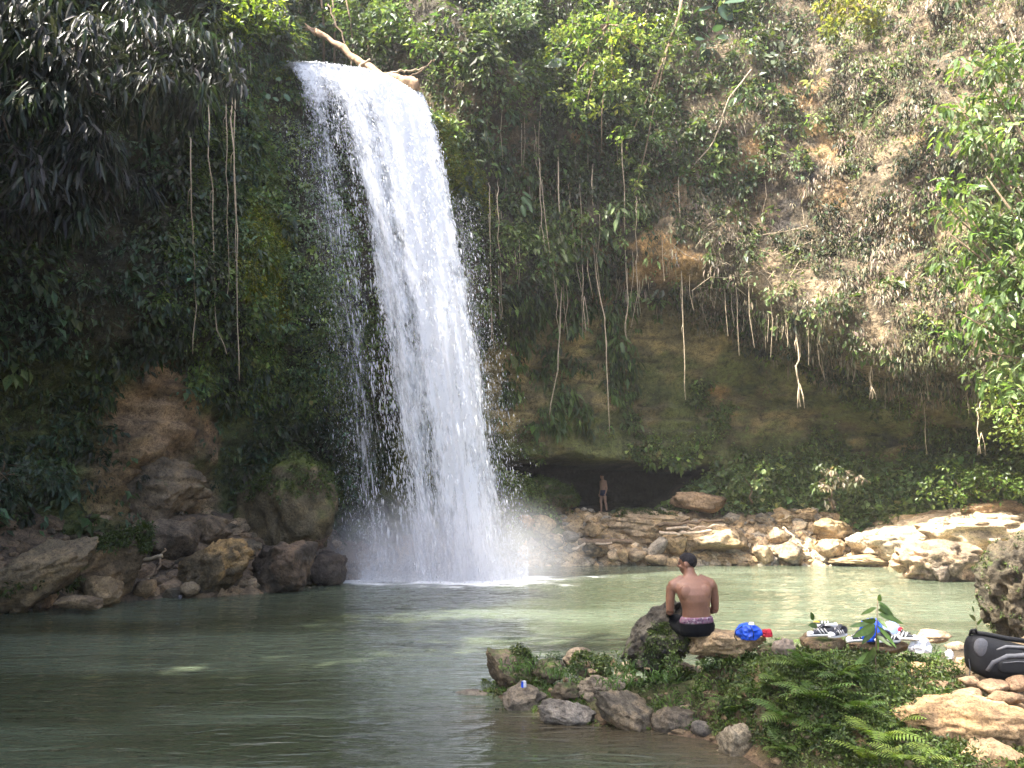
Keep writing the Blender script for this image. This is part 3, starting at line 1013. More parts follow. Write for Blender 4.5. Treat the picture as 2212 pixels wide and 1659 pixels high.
w_bank = f_rec * (fx > 7.0) * (fz < 4.4) * (fz > 1.2) * (0.3 + sstep(-0.3, 0.2, v1 + v2))
cover('bank_foliage', 'leafy green herbs at the foot of the undercut behind the stony shore', w_bank, 3000, (0.18, 0.4), 13, (0.14, 0.30), (0.5, 0.85),
      [(0.13, 0.18, 0.06), (0.17, 0.22, 0.075), (0.20, 0.25, 0.09), (0.14, 0.20, 0.09)], M_LEAF, 207, droop=0.4)
w_pend = (1 - right) * (1 - f_rec * (fx > 5.5)) * (fx > -0.5) * (fz > 5.5) * (fz < 15.5) * sstep(-0.1, 0.3, v2) * (1 - bare)
cover('pendent_foliage', 'pale green hanging leaves dotted over the back wall', w_pend, 650, (0.15, 0.4), 7, (0.18, 0.42), (0.3, 0.45),
      [G_LIT, (0.09, 0.13, 0.045), G_MID], M_LEAF, 208, droop=1.4, spread=0.3)
edge = np.exp(-((f_up - 0.0) / 0.5) ** 2) * (f_rec < 0.5)
cover('hanging_root_fringe', 'brown fringe of roots and dead fronds along the lip of the undercut', edge * (fx > 4), 260, (0.1, 0.3), 9, (0.15, 0.42), (0.06, 0.12),
      [BR_1, BR_2, BR_3], M_DRY, 209, droop=3.0, spread=0.15)
w_top = (fz > 15.5) * (fx > -10) * (fx < 12) * ((fx > -3.5) | (fy > 27)) * (0.2 + sstep(-0.3, 0.3, v1 + v2))
cover('rim_foliage', 'mixed green shrubs along the top of the back wall', w_top, 2400, (0.25, 0.6), 14, (0.14, 0.32), (0.4, 0.65),
      [G_MID, (0.07, 0.105, 0.035), (0.11, 0.16, 0.05), (0.07, 0.11, 0.06)], M_LEAF, 210, droop=0.6)

# moss cushions standing proud of the wet wall
mo = blob(CFC, MOSS_SPOTS) ** 0.7
cover('moss', 'yellow-green moss cushions on the wet rock beside the falls', mo, 2600, (0.05, 0.14), 12, (0.04, 0.09), (0.5, 0.9),
      [(0.14, 0.16, 0.016), (0.23, 0.23, 0.025), (0.10, 0.13, 0.02)], M_FERN, 211, droop=1.0)


# ================================================================== TREES
def crown_leaves(centres, rads, m, L, Wf, cols, r, droop, kind='quad', bend=0.3, spread=0.45, twigs=None):
    P0 = np.array(centres)
    N0 = unit(r.normal(0, 0.4, (len(P0), 3)) + [0, 0, 1])
    P, A, N = clump_leaves(P0, N0, np.array(rads), m, r, droop, 0.0, spread)
    k = len(P)
    base = np.asarray(cols)[r.integers(0, len(cols), len(P0))] * np.exp(r.normal(0, 0.2, (len(P0), 1)))
    c = np.clip(np.repeat(base, m, 0) * np.exp(r.normal(0, 0.25, (k, 1))) * np.exp(r.normal(0, 0.07, (k, 3))), 0.004, 0.7)
    LL = L * r.uniform(0.65, 1.25, k)
    return P, A, N, LL, LL * r.uniform(Wf[0], Wf[1], k), c


def one_leaf_mesh(name, L, W, bend, fold, col, r):
    c = np.tile(col, (1, 1))
    return leaf_mesh(name, np.zeros((1, 3)), np.array([[0, 0, 1.0]]), np.array([[0, -1.0, 0.0]]), L, W, c, 0.0, fold, 'long')


def tree(name, label, base, tips, n_clump, rad, m, L, Wf, cols, mat, seed, r0=0.12, droop=0.5, kind='quad', bend=0.3, group=None, spread=0.45, cat='tree', singles=0, split=0.55, flat=1.0):
    """tapered trunk, limbs to every tip, leaf clumps strung along the outer part of the limbs"""
    r = np.random.default_rng(seed)
    base = np.array(base, float)
    root = empty(name, tuple(base))
    tag(root, label, cat, group)
    tips = np.array(tips, float)
    fork = base + (tips.mean(0) - base) * split + r.normal(0, 0.1, 3)
    mb = MB()
    mid = base + (fork - base) * 0.5 + r.normal(0, 0.12, 3)
    mb.tube([(0, 0, 0), mid - base, fork - base], [r0, r0 * .85, r0 * .7], 9)
    link('trunk', mb.mesh('trunk'), M_BARK, root)
    cen, rads = [], []
    for tp in tips:
        lm = MB()
        k1 = fork + (tp - fork) * 0.4 + r.normal(0, 0.12, 3) + [0, 0, 0.1]
        k2 = fork + (tp - fork) * 0.75 + r.normal(0, 0.12, 3) + [0, 0, 0.08]
        lm.tube([fork - base, k1 - base, k2 - base, tp - base], [r0 * .5, r0 * .36, r0 * .22, r0 * .08], 7)
        link('limb', lm.mesh('limb'), M_BARK, root)
        for i in range(n_clump):
            f = r.uniform(0.35, 1.05)
            c = fork + (tp - fork) * f + r.normal(0, rad * 0.9, 3) * [1, 1, 0.7 * flat]
            cen.append(c - base)
            rads.append(rad * r.uniform(0.6, 1.3))
    P, A, N, LL, WW, col = crown_leaves(cen, rads, m, L, Wf, cols, r, droop, kind, bend, spread)
    if singles:
        # the leaves nearest the viewer are leaves of their own
        dist = np.linalg.norm(P + base - np.array([0, 0, CAM_H]), axis=1)
        order = np.argsort(dist)[:singles * 4]
        sel = r.choice(order, singles, replace=False)
        keep = np.ones(len(P), bool); keep[sel] = False
        protos = [one_leaf_mesh('leaf', 1.0, Wf[0] * .5 + Wf[1] * .5, bend, 0.12, np.array(cols[i % len(cols)]), r) for i in range(4)]
        for j, s in enumerate(sel):
            a = unit(A[s] + np.array([0, 0, -0.35])); s_ = unit(np.cross(a, N[s])); nn = np.cross(s_, a)
            o = link('leaf', protos[j % 4], mat, root)
            o.matrix_local = Matrix(((s_[0], -nn[0], a[0], P[s][0]), (s_[1], -nn[1], a[1], P[s][1]), (s_[2], -nn[2], a[2], P[s][2]), (0, 0, 0, 1))) @ Matrix.Scale(float(LL[s]), 4)
        P, A, N, LL, WW, col = P[keep], A[keep], N[keep], LL[keep], WW[keep], col[keep]
    o = link('crown', leaf_mesh('crown', P, A, N, LL, WW, col, bend, 0.15, kind), mat, root)
    o['kind'] = 'stuff'
    return root


def away(px, py, Y):
    return tuple(at(px, py, Y))


# shaded trees with long drooping leaves reaching out from the left cliff
DUSK = [(0.026, 0.030, 0.026), (0.034, 0.042, 0.028), (0.024, 0.036, 0.022), (0.045, 0.045, 0.042)]
DR_G = 'drooping-leaved trees on the left cliff'
b1, _ = wall(40, 330); b2, _ = wall(330, 240); b3, _ = wall(60, 560); b4, _ = wall(520, 120)
tree('drooping_tree', 'dark drooping-leaved tree filling the upper left corner', b1 + [-.6, .5, 2.5], [away(60, 40, 14.2), away(190, 90, 14.6), away(90, 190, 14.4), away(20, 300, 14.4), away(230, 210, 15.4)],
     16, 0.55, 30, 0.36, (0.17, 0.27), DUSK, M_LEAF_GLOSS, 301, 0.14, 1.1, 'long', 0.35, DR_G, 0.4, singles=60)
tree('drooping_tree', 'dark drooping-leaved tree right of the upper left corner tree', b2 + [-.6, .6, 2.0], [away(300, 60, 15.8), away(420, 70, 16.6), away(380, 180, 16.2), away(490, 160, 17.4), away(300, 200, 15.6)],
     16, 0.52, 30, 0.36, (0.17, 0.26), DUSK, M_LEAF_GLOSS, 302, 0.13, 1.1, 'long', 0.35, DR_G, 0.4, singles=60)
tree('drooping_tree', 'dark drooping-leaved tree with a pale spray at the left edge, below the others', b3 + [-.5, .5, 1.2], [away(40, 420, 14.6), away(180, 330, 15.2), away(150, 430, 15.4), away(250, 370, 16.2)],
     14, 0.46, 30, 0.36, (0.17, 0.25), DUSK + [(0.06, 0.06, 0.058)], M_LEAF_GLOSS, 303, 0.11, 1.2, 'long', 0.35, DR_G, 0.4, singles=50)
tree('rim_shrub', 'bright yellow-green sunlit shrub on the rim left of the falls', b4 + [-.3, .6, 1.5], [away(530, 20, 22.5), away(570, 50, 23.2), away(500, 60, 21.8), away(590, 95, 23.8), away(550, 95, 22.8)],
     12, 0.48, 32, 0.22, (0.35, 0.5), [(0.13, 0.19, 0.035), (0.17, 0.22, 0.04), (0.09, 0.14, 0.03)], M_LEAF_BRIGHT, 304, 0.07, 0.4, cat='shrub')

# forest behind the stream
tree('forest_tree', 'dark leafy tree standing behind the stream left of the fallen trunk', away(655, 150, 30.5), [away(630, 30, 29.8), away(690, 20, 29.5), away(660, 80, 29), away(610, 60, 30)],
     7, 0.6, 26, 0.26, (0.4, 0.6), [G_DARK, G_MID, G_BLUE], M_LEAF, 311, 0.13, 0.6, group='trees behind the stream')
tree('forest_tree', 'green leafy tree standing right behind the fallen trunk', away(780, 170, 30.5), [away(740, 40, 29), away(800, 30, 28.6), away(850, 60, 28.4), away(780, 90, 28.6), away(880, 20, 29)],
     8, 0.6, 28, 0.25, (0.45, 0.65), [(0.07, 0.11, 0.035), (0.12, 0.17, 0.05), (0.07, 0.11, 0.06)], M_LEAF, 312, 0.12, 0.6, group='trees behind the stream')
tree('forest_tree', 'green tree leaning over the rim just right of the stream', away(960, 200, 29.8), [away(900, 60, 28), away(930, 110, 27.6), away(1000, 60, 28.2), away(960, 30, 28.4), away(985, 150, 28)],
     8, 0.55, 28, 0.24, (0.45, 0.65), [(0.07, 0.11, 0.035), (0.12, 0.17, 0.05), (0.09, 0.14, 0.06)], M_LEAF, 313, 0.12, 0.6, group='trees behind the stream')
for i, (px0, py0, px1, py1, Y, rr_) in enumerate([(620, 120, 606, -40, 29.5, .09), (700, 150, 690, -40, 29.8, .06), (722, 160, 716, -40, 29.2, .05), (640, 110, 648, -40, 31, .1), (765, 130, 742, -30, 28.4, .04)]):
    a0, a1 = at(px0, py0, Y), at(px1, py1, Y)
    o = link('tree_trunk', MB().tube([a0 - a0, (a1 - a0) * .5 + [0.08, 0, 0], a1 - a0], [rr_, rr_ * .9, rr_ * .75], 8).mesh('tree_trunk'), M_BARK)
    o.location = tuple(a0)
    tag(o, ['dark trunk at the left end of the stream bank', 'pale slim trunk behind the stump end of the fallen trunk', 'pale slim trunk just right of the fallen trunk tip',
            'stout dark trunk deepest in the gap above the falls', 'thin leaning pole trunk crossing above the fallen trunk'][i], 'trunk', 'bare trunks behind the stream')
tree('rim_tree', 'silvery glossy-leaved tree at the top edge right of the stream', away(1080, 20, 30), [away(1010, 20, 28.4), away(1060, 50, 28), away(1110, 30, 28), away(1140, 60, 28.3), away(1050, 90, 28.2)],
     9, 0.5, 30, 0.20, (0.5, 0.7), [(0.15, 0.19, 0.13), (0.20, 0.23, 0.18), (0.10, 0.14, 0.08)], M_LEAF_GLOSS, 321, 0.1, 0.4)
tree('rim_tree', 'sunlit yellow-green tree cascading over the middle of the back wall', away(1330, -60, 30.5), [away(1210, 60, 28.6), away(1270, 120, 28.3), away(1330, 180, 28.2), away(1240, 200, 28.4), away(1390, 60, 28.4), away(1420, 130, 28.4), away(1320, 40, 28.2),
     away(1260, 250, 28.6), away(1300, 330, 28.8), away(1180, 130, 28.6)], 9, 0.42, 26, 0.22, (0.45, 0.65), [(0.13, 0.19, 0.05), (0.19, 0.23, 0.06), (0.08, 0.13, 0.04), (0.16, 0.20, 0.09)], M_LEAF_BRIGHT, 322, 0.12, 0.5)
tree('rim_tree', 'small-leaved green tree hanging below the yellow-green one on the back wall', away(1480, -40, 30.5), [away(1450, 30, 28.7), away(1480, 110, 28.7), away(1400, 250, 28.8), away(1350, 330, 28.9), away(1370, 420, 29)],
     7, 0.38, 24, 0.2, (0.4, 0.6), [(0.07, 0.11, 0.035), (0.12, 0.17, 0.05), (0.08, 0.13, 0.05)], M_LEAF, 323, 0.09, 0.7)
tree('rim_tree', 'pale yellow-leaved branchy tree at the top edge of the right wall', away(1880, -70, 27), [away(1770, 20, 25.8), away(1830, 30, 25.4), away(1880, 10, 25.4), away(1800, 60, 25.8), away(1910, 60, 25.8)],
     7, 0.34, 24, 0.22, (0.4, 0.6), [(0.16, 0.17, 0.05), (0.20, 0.20, 0.07), (0.12, 0.14, 0.06)], M_LEAF_BRIGHT, 324, 0.1, 0.4)

# big bright tree leaning in from the right edge
tree('leaning_tree', 'bright sunlit green tree leaning in from the right edge', (19.5, 20.5, 2.0),
     [away(2180, 60, 20), away(2140, 180, 20), away(2190, 260, 19.6), away(2080, 300, 20.2), away(2130, 380, 19.8), away(2190, 450, 19.5), away(2060, 430, 20.4), away(2100, 520, 20),
      away(2170, 580, 19.6), away(2120, 650, 20), away(2180, 720, 19.8), away(2120, 760, 20.2), away(2200, 840, 20), away(2215, 150, 19.4), away(2060, 210, 20.6), away(2035, 440, 20.4), away(2045, 500, 20.4), away(2075, 610, 20.2), away(2080, 680, 20.2)],
     11, 0.55, 30, 0.27, (0.36, 0.5), [(0.10, 0.16, 0.055), (0.13, 0.19, 0.075), (0.08, 0.13, 0.04), (0.15, 0.20, 0.10)], M_LEAF_BRIGHT, 331, 0.2, 0.7, 'long', 0.3, singles=60, split=0.3)
tree('bank_shrub', 'yellow-green sunlit shrub under the leaning tree at the right edge', away(2230, 1010, 25), [away(2190, 880, 24.5), away(2215, 950, 24.2), away(2160, 830, 25), away(2230, 820, 24)],
     10, 0.5, 34, 0.14, (0.5, 0.7), [(0.12, 0.16, 0.04), (0.15, 0.18, 0.05), (0.08, 0.12, 0.03)], M_LEAF_BRIGHT, 332, 0.06, 0.4, cat='shrub')
tree('bank_shrub', 'sunlit green bush on the right bank above the pale slope', away(2130, 1100, 29), [away(2060, 1040, 28.2), away(2110, 1030, 28), away(2170, 1010, 27.5), away(2210, 1030, 27), away(2020, 1065, 28.6)],
     10, 0.45, 30, 0.16, (0.5, 0.75), [(0.08, 0.13, 0.03), (0.11, 0.16, 0.04), (0.06, 0.10, 0.025)], M_LEAF_BRIGHT, 333, 0.05, 0.4, cat='shrub')
tree('bank_shrub', 'pale leafy bush among the herbs right of the cave', away(1625, 1085, 32.5), [away(1600, 1020, 32.2), away(1640, 1010, 32.2), away(1620, 1050, 32)],
     5, 0.3, 26, 0.18, (0.5, 0.75), [(0.10, 0.14, 0.06), (0.08, 0.12, 0.04)], M_LEAF, 334, 0.04, 0.4, cat='shrub')
tree('bank_shrub', 'drooping pale-leaved shrub in the middle of the herb bank', away(1800, 1100, 31.5), [away(1780, 1010, 31), away(1810, 1020, 31), away(1840, 1050, 31), away(1770, 1060, 31)],
     5, 0.3, 24, 0.22, (0.4, 0.6), [(0.13, 0.15, 0.08), (0.08, 0.12, 0.04), (0.18, 0.16, 0.12)], M_LEAF, 335, 0.04, 1.0, cat='shrub')
tree('bank_shrub', 'blue-green bush at the left edge above the slanted slab', away(-20, 1060, 16), [away(10, 980, 15.6), away(50, 1010, 15.8), away(20, 1040, 15.5), away(70, 1050, 16.4)],
     7, 0.4, 30, 0.13, (0.4, 0.6), [(0.045, 0.07, 0.05), (0.055, 0.085, 0.05), (0.03, 0.05, 0.03)], M_LEAF, 336, 0.05, 0.5, cat='shrub')

# unseen trees added at the left so their crowns shade foreground and near pool
SH_G = 'unseen trees added for shade at the left'
SHC = [G_MID, G_LIT]
SH_L = ['beside the camera', 'just ahead of the camera', 'behind the camera', 'farthest along the bank', 'tallest of its row']
for k, (bx, by, hz, sx) in enumerate([(-9.5, 1.0, 16, 3.2), (-11.8, 4.8, 17, 3.0), (-8.0, -4.5, 15, 3.0), (-14.2, 8.6, 18, 3.0), (-13.0, 3.0, 24, 3.4)]):
    rt = np.random.default_rng(400 + k)
    tips = [(bx + rt.uniform(-sx, sx), by + rt.uniform(-3.4, 3.4), hz + rt.uniform(-5, 4)) for _ in range(14)]
    tree('shade_tree', 'unseen tree added to shade the foreground, ' + SH_L[k], (bx, by, 0.4), tips, 9, 0.85, 26, 0.5, (0.55, 0.75), SHC, M_LEAF, 410 + k, 0.25, 0.4, group=SH_G, split=0.5)
# ================================================================== ROCKS
_ico = {}


def ico(sub):
    if sub not in _ico:
        bm = bmesh.new()
        bmesh.ops.create_icosphere(bm, subdivisions=sub, radius=1.0)
        _ico[sub] = (np.array([v.co for v in bm.verts]), np.array([[v.index for v in f.verts] for f in bm.faces]))
        bm.free()
    return _ico[sub]


TAN, TAN_L, OCH, GREY, DARK, BROWN = (0.36, 0.27, 0.16), (0.44, 0.34, 0.22), (0.42, 0.31, 0.175), (0.30, 0.27, 0.22), (0.09, 0.078, 0.06), (0.20, 0.13, 0.085)
MOSSC = (0.055, 0.085, 0.018)


def rock_verts(seed, style, sub):
    r = np.random.default_rng(seed)
    V, F = ico(sub)
    V = V.copy()
    so = r.uniform(-50, 50, 3)
    V = V * (1 + 0.28 * fbm(V * 1.1 + so, 3, seed)[:, None])
    if style in ('angular', 'slab', 'layer', 'block'):
        for k in range(14 if style != 'block' else 9):
            n = unit(r.normal(0, 1, 3) * ([1, 1, 1] if style != 'block' else [1, 1, .8]))
            d = r.uniform(0.52, 0.8)
            ex = np.clip(V @ n - d, 0, None)
            V = V - ex[:, None] * n * 0.86
    if style == 'layer':
        b = (V[:, 2] * 3.3 + 0.35 * fbm(V * 1.5 + so, 2, seed) + V[:, 0] * 0.5) % 1.0
        V[:, :2] *= (1 - 0.13 * (b < 0.22) - 0.05 * b)[:, None]
    if style == 'peak':
        hgt = (V[:, 2] + 1) / 2
        V[:, :2] *= (1.15 - 0.85 * np.clip(hgt, 0, 1))[:, None]
        V[:, 0] += 0.55 * hgt
        V = V * (1 + 0.30 * (ridged(V * 3.0 + so, 3, seed + 7) - 0.62))[:, None]
    a1, a2 = (0.24, 0.14) if style not in ('pitted', 'peak') else (0.22, 0.12)
    V = V * (1 + a1 * (ridged(V * 2.3 + so, 3, seed + 1) - 0.62) + a2 * fbm(V * 6 + so, 3, seed + 2))[:, None]
    if style in ('pitted', 'peak'):
        V = V * (1 - 0.16 * sstep(0.15, 0.45, vnoise(V * 4.2 + so, seed + 5)))[:, None]
    lo, hi = V.min(0), V.max(0)
    V = (V - (lo + hi) / 2) / ((hi - lo) / 2)
    return V, F


def vnormals(V, F):
    fn = np.cross(V[F[:, 1]] - V[F[:, 0]], V[F[:, 2]] - V[F[:, 0]])
    N = np.zeros_like(V)
    for k in range(3):
        np.add.at(N, F[:, k], fn)
    return unit(N)


def boulder(label, x0, y0, x1, y1, Y, style='angular', col=TAN, seed=1, dr=0.85, sub=4, moss=0.0, mat=None, group=None, name='boulder', tilt=0.0, sink=0.25, col2=None, cat='boulder', mcol=MOSSC, hollow=0.0):
    a, b = at(x0, (y0 + y1) / 2, Y), at(x1, (y0 + y1) / 2, Y)
    t, u = at((x0 + x1) / 2, y0, Y), at((x0 + x1) / 2, y1, Y)
    w, h = (b[0] - a[0]) / 2, (t[2] - u[2]) / 2
    c = np.array([(a[0] + b[0]) / 2, Y + w * dr * 0.6, (t[2] + u[2]) / 2])
    V, F = rock_verts(seed, style, sub)
    if tilt:
        V = V * [1, 1, 0.5]
        ca, sa = math.cos(tilt), math.sin(tilt)
        V = V @ np.array([[ca, 0, sa], [0, 1, 0], [-sa, 0, ca]])
        lo, hi = V.min(0), V.max(0)
        V = (V - (lo + hi) / 2) / ((hi - lo) / 2)
    if hollow:
        hk = hollow * sstep(0.15, -0.25, V[:, 2]) * sstep(0.1, -0.5, V[:, 1]) * sstep(1.0, 0.55, np.abs(V[:, 0]))
        V[:, 1] = V[:, 1] + hk * (0.25 - V[:, 1]) * 0.9
    V = V * [w, w * dr, h]
    V[:, 2] = np.where(V[:, 2] < 0, V[:, 2] * (1 + sink), V[:, 2])
    N = vnormals(V, F)
    q = V + c
    k = max(0.35, w)
    n1 = fbm(q * (1.6 / k), 3, seed + 9)
    n2 = fbm(q * (4.0 / k), 3, seed + 10)
    cc = mixc(np.asarray(col) * 0.72, np.asarray(col) * 1.18, sstep(-0.35, 0.35, n1 + n2 * .6))
    if col2 is not None:
        cc = mixc(cc, np.asarray(col2), sstep(-0.02, 0.22, n1 + 0.4 * n2))
    if moss:
        cc = mixc(cc, np.asarray(mcol) * (0.8 + 0.5 * (n2[:, None] + .5)), sstep(0.25, 0.55, N[:, 2] * 0.55 + n1 * 0.7 + moss - 0.4))
    o = link(name, mesh_np(name, V, F, cc, True), mat or M_ROCK, None, tuple(c))
    tag(o, label, cat, group)
    return o


# ---- far shore, right of the falls
FS = 'boulders of the far shore'
B = lambda *a, **k: boulder(*a, group=FS, mat=M_SHORE, **k)
B('big pale boulder with a shaded hollow front at the far waterline', 1478, 1137, 1646, 1226, 30.8, 'angular', TAN_L, 501, 0.9, 5, col2=OCH, hollow=0.9)
B('yellow block perched left of the big pale boulder', 1434, 1152, 1486, 1194, 30.9, 'block', OCH, 502, 0.8, 4)
B('grey slanting rock below and left of the yellow block', 1397, 1158, 1448, 1206, 30.8, 'angular', GREY, 503, 0.8, 4, tilt=0.5)
B('wide layered ledge in front of the cave mouth with a leafy top', 1300, 1100, 1478, 1172, 32.0, 'layer', TAN_L, 504, 0.8, 5, col2=OCH)
B('flat brown slab propped at the right side of the cave', 1454, 1061, 1580, 1104, 33.0, 'slab', (0.30, 0.21, 0.13), 505, 0.6, 4)
B('orange block at the left foot of the shore near the falls', 1150, 1110, 1203, 1156, 31.2, 'block', OCH, 506, 0.9, 4)
B('small orange rock closest to the falls', 1118, 1112, 1155, 1142, 31.0, 'angular', (0.36, 0.22, 0.11), 507, 0.9, 3)
B('dark wet boulder beside the foot of the falls', 1170, 1152, 1222, 1186, 30.6, 'angular', DARK, 508, 0.9, 4, col2=TAN)
B('rounded tan rock in the lower middle of the shore', 1258, 1170, 1318, 1202, 30.7, 'angular', TAN, 509, 0.9, 4, col2=DARK)
B('square block at the waterline, second right of the rounded tan rock', 1312, 1186, 1337, 1212, 30.6, 'block', TAN_L, 510, 0.9, 3)
B('narrow yellow block standing at the waterline', 1336, 1182, 1358, 1214, 30.6, 'block', OCH, 511, 0.9, 3)
B('long low block at the waterline left of the grey slanting rock', 1356, 1188, 1400, 1212, 30.6, 'block', TAN_L, 512, 0.9, 3)
B('flat stone at the waterline under the grey slanting rock', 1393, 1198, 1446, 1221, 30.5, 'slab', TAN_L, 513, 0.9, 3)
B('low stone touching the left side of the big pale boulder', 1436, 1206, 1486, 1224, 30.4, 'slab', TAN, 514, 0.9, 3)
B('triangular rock up the slope right of the big pale boulder', 1660, 1139, 1708, 1174, 31.4, 'angular', TAN_L, 1515, 0.9, 4, col2=TAN_L)
B('pale rock leaning on the right side of the big pale boulder', 1630, 1176, 1680, 1218, 30.7, 'angular', TAN_L, 516, 0.9, 4)
B('broad boulder with a dark hollow at the middle of the far waterline', 1676, 1170, 1746, 1219, 30.7, 'angular', (0.40, 0.31, 0.2), 2517, 0.9, 4, col2=GREY)
B('blocky rock half way along the far waterline', 1772, 1164, 1834, 1204, 30.8, 'block', TAN_L, 518, 0.9, 4)
B('bleached white rock above the blocky waterline rock', 1832, 1150, 1882, 1184, 30.6, 'angular', (0.62, 0.54, 0.42), 519, 0.9, 4)
B('yellowish rock under the herb bank', 1760, 1118, 1850, 1160, 31.6, 'layer', OCH, 520, 0.8, 4, col2=TAN_L)
B('low stone ridge at the right end of the far waterline', 1800, 1196, 1960, 1222, 30.2, 'layer', TAN, 521, 0.5, 4)
B('bleached slope of smooth rock above the right end of the pool', 1870, 1128, 2110, 1206, 29.8, 'angular', (0.56, 0.46, 0.33), 522, 1.3, 5, sink=0.6)  # this slope and the next slab: harsh sunlight put into the pale colour
B('large bleached slab at the right edge below the green bank', 2020, 1096, 2380, 1190, 28.0, 'round', (0.58, 0.47, 0.33), 523, 1.2, 5, sink=0.6)
B('brown ledge on top of the right bleached slab', 2090, 1078, 2250, 1118, 28.2, 'layer', (0.40, 0.28, 0.17), 524, 0.5, 4)
B('dark rounded stone in the rubble below the orange block', 1216, 1146, 1252, 1170, 31.0, 'angular', GREY, 525, 0.9, 3, col2=DARK)
B('tan stone in the rubble left of the layered ledge', 1258, 1128, 1310, 1158, 31.5, 'angular', TAN, 526, 0.9, 4)
B('mossy earth bank on the left side of the cave mouth', 1090, 1030, 1250, 1122, 32.6, 'round', (0.10, 0.08, 0.05), 527, 0.5, 5, moss=0.45)
boulder('pitted grey and tan rock mass standing in the water at the right', 1954, 1166, 2150, 1264, 24.3, 'pitted', (0.26, 0.21, 0.15), 530, 0.8, 5, moss=0.12, mat=M_PIT, col2=(0.5, 0.36, 0.24))
boulder('dark round stone lodged in the right rock mass', 2018, 1216, 2060, 1258, 24.0, 'angular', (0.15, 0.125, 0.1), 531, 0.9, 4, mat=M_PIT)
boulder('tall mossy rock rising at the right edge behind the backpack', 2140, 1150, 2350, 1400, 10.2, 'pitted', (0.105, 0.088, 0.06), 532, 0.8, 6, moss=0.28, mat=M_PIT, mcol=(0.045, 0.058, 0.018), col2=(0.07, 0.062, 0.045))

# ---- left bank
LS = 'boulders of the left bank'
B = lambda *a, **k: boulder(*a, group=LS, **k)
B('long slanted tan slab at the left edge of the bank', -60, 1160, 175, 1318, 16.4, 'slab', (0.26, 0.20, 0.12), 541, 0.8, 5, tilt=0.55, col2=(0.16, 0.13, 0.085))
B('huge dark boulder with a tan ridge and mossy top on the left bank', 78, 1140, 300, 1302, 18.3, 'angular', (0.15, 0.115, 0.07), 542, 0.8, 5, moss=0.32, tilt=0.45, col2=(0.30, 0.22, 0.13))
B('dark pitted boulder with ochre crest in the middle of the left bank', 362, 1162, 534, 1286, 19.9, 'pitted', (0.14, 0.11, 0.065), 543, 0.8, 5, mat=M_PIT, tilt=0.4, col2=(0.32, 0.22, 0.10))
B('rounded wet brown boulder nearest the falls on the left bank', 526, 1168, 668, 1280, 20.8, 'angular', (0.075, 0.062, 0.048), 544, 0.9, 5, col2=(0.13, 0.095, 0.065))
B('brown block behind the left bank boulders', 292, 1120, 414, 1204, 20.6, 'block', (0.14, 0.112, 0.08), 545, 0.8, 4)
B('brown rock between the brown block and the mossy mound', 400, 1112, 490, 1172, 21.4, 'angular', (0.16, 0.125, 0.085), 546, 0.8, 4)
B('large mossy mound under the left cliff beside the falls', 478, 972, 724, 1170, 22.6, 'angular', (0.13, 0.11, 0.065), 547, 0.7, 5, moss=0.5, mcol=(0.06, 0.08, 0.014))
B('cracked brown rock mass at the foot of the bare slip face', 215, 985, 430, 1140, 21.6, 'layer', (0.17, 0.135, 0.092), 548, 0.6, 5, moss=0.05)
B('small round pale stone at the left waterline', 384, 1256, 428, 1286, 19.5, 'round', (0.27, 0.22, 0.15), 549, 0.9, 3)
B('tan rock tucked under the huge dark boulder', 150, 1244, 260, 1306, 18.0, 'angular', (0.28, 0.21, 0.12), 550, 0.8, 4)
B('low brown rock at the waterline under the slanted slab', 110, 1285, 210, 1318, 16.8, 'slab', (0.22, 0.17, 0.11), 551, 0.7, 4)
B('small tan block left of the small round stone', 280, 1252, 330, 1290, 19.3, 'block', (0.26, 0.19, 0.11), 552, 0.9, 3)
B('dark rock at the very foot of the falls on the left', 655, 1190, 745, 1262, 22.8, 'angular', (0.07, 0.058, 0.048), 553, 0.8, 4)
B('dim brown rock behind the wet brown boulder', 590, 1140, 700, 1190, 22.8, 'layer', (0.13, 0.095, 0.07), 554, 0.8, 4)

# ---- foreground spit
SG = 'rocks of the foreground spit'
B = lambda *a, **k: boulder(*a, group=SG, **k)
GT = (0.155, 0.133, 0.10)
B('upright block with a grassy back at the left tip of the spit', 1048, 1402, 1166, 1500, 9.75, 'block', (0.14, 0.112, 0.078), 561, 0.9, 5, moss=0.3, tilt=-0.2)
B('grey-brown boulder in front of the upright block at the spit tip', 1080, 1476, 1184, 1556, 9.0, 'angular', GT, 562, 0.8, 5)
B('low flat rock awash in the water off the spit tip', 966, 1492, 1062, 1536, 9.7, 'slab', (0.17, 0.15, 0.12), 563, 0.8, 4)
B('rounded top rock second from the spit tip', 1216, 1400, 1290, 1452, 9.9, 'round', (0.17, 0.135, 0.1), 564, 0.9, 4)
B('moss-covered rock in front of the rounded top rock', 1243, 1420, 1318, 1470, 9.5, 'angular', (0.20, 0.17, 0.12), 565, 0.9, 4, moss=0.5)
B('round knobbly boulder in the middle of the spit', 1244, 1464, 1346, 1536, 8.95, 'round', GT, 566, 0.9, 5)
B('pale grey rock lying in the shallows', 1160, 1516, 1292, 1590, 8.45, 'angular', (0.185, 0.17, 0.145), 567, 0.7, 5, tilt=-0.3)
B('largest undercut boulder at the front waterline of the spit', 1286, 1498, 1430, 1596, 8.2, 'angular', (0.145, 0.128, 0.098), 568, 0.8, 5, tilt=-0.4, col2=(0.21, 0.17, 0.115))
B('broad low rock right of the largest undercut boulder', 1408, 1532, 1516, 1590, 8.1, 'round', GT, 569, 0.8, 4)
B('pale flat slab below the spiky rock', 1392, 1430, 1560, 1484, 8.9, 'slab', (0.23, 0.185, 0.13), 570, 0.7, 5, moss=0.12)
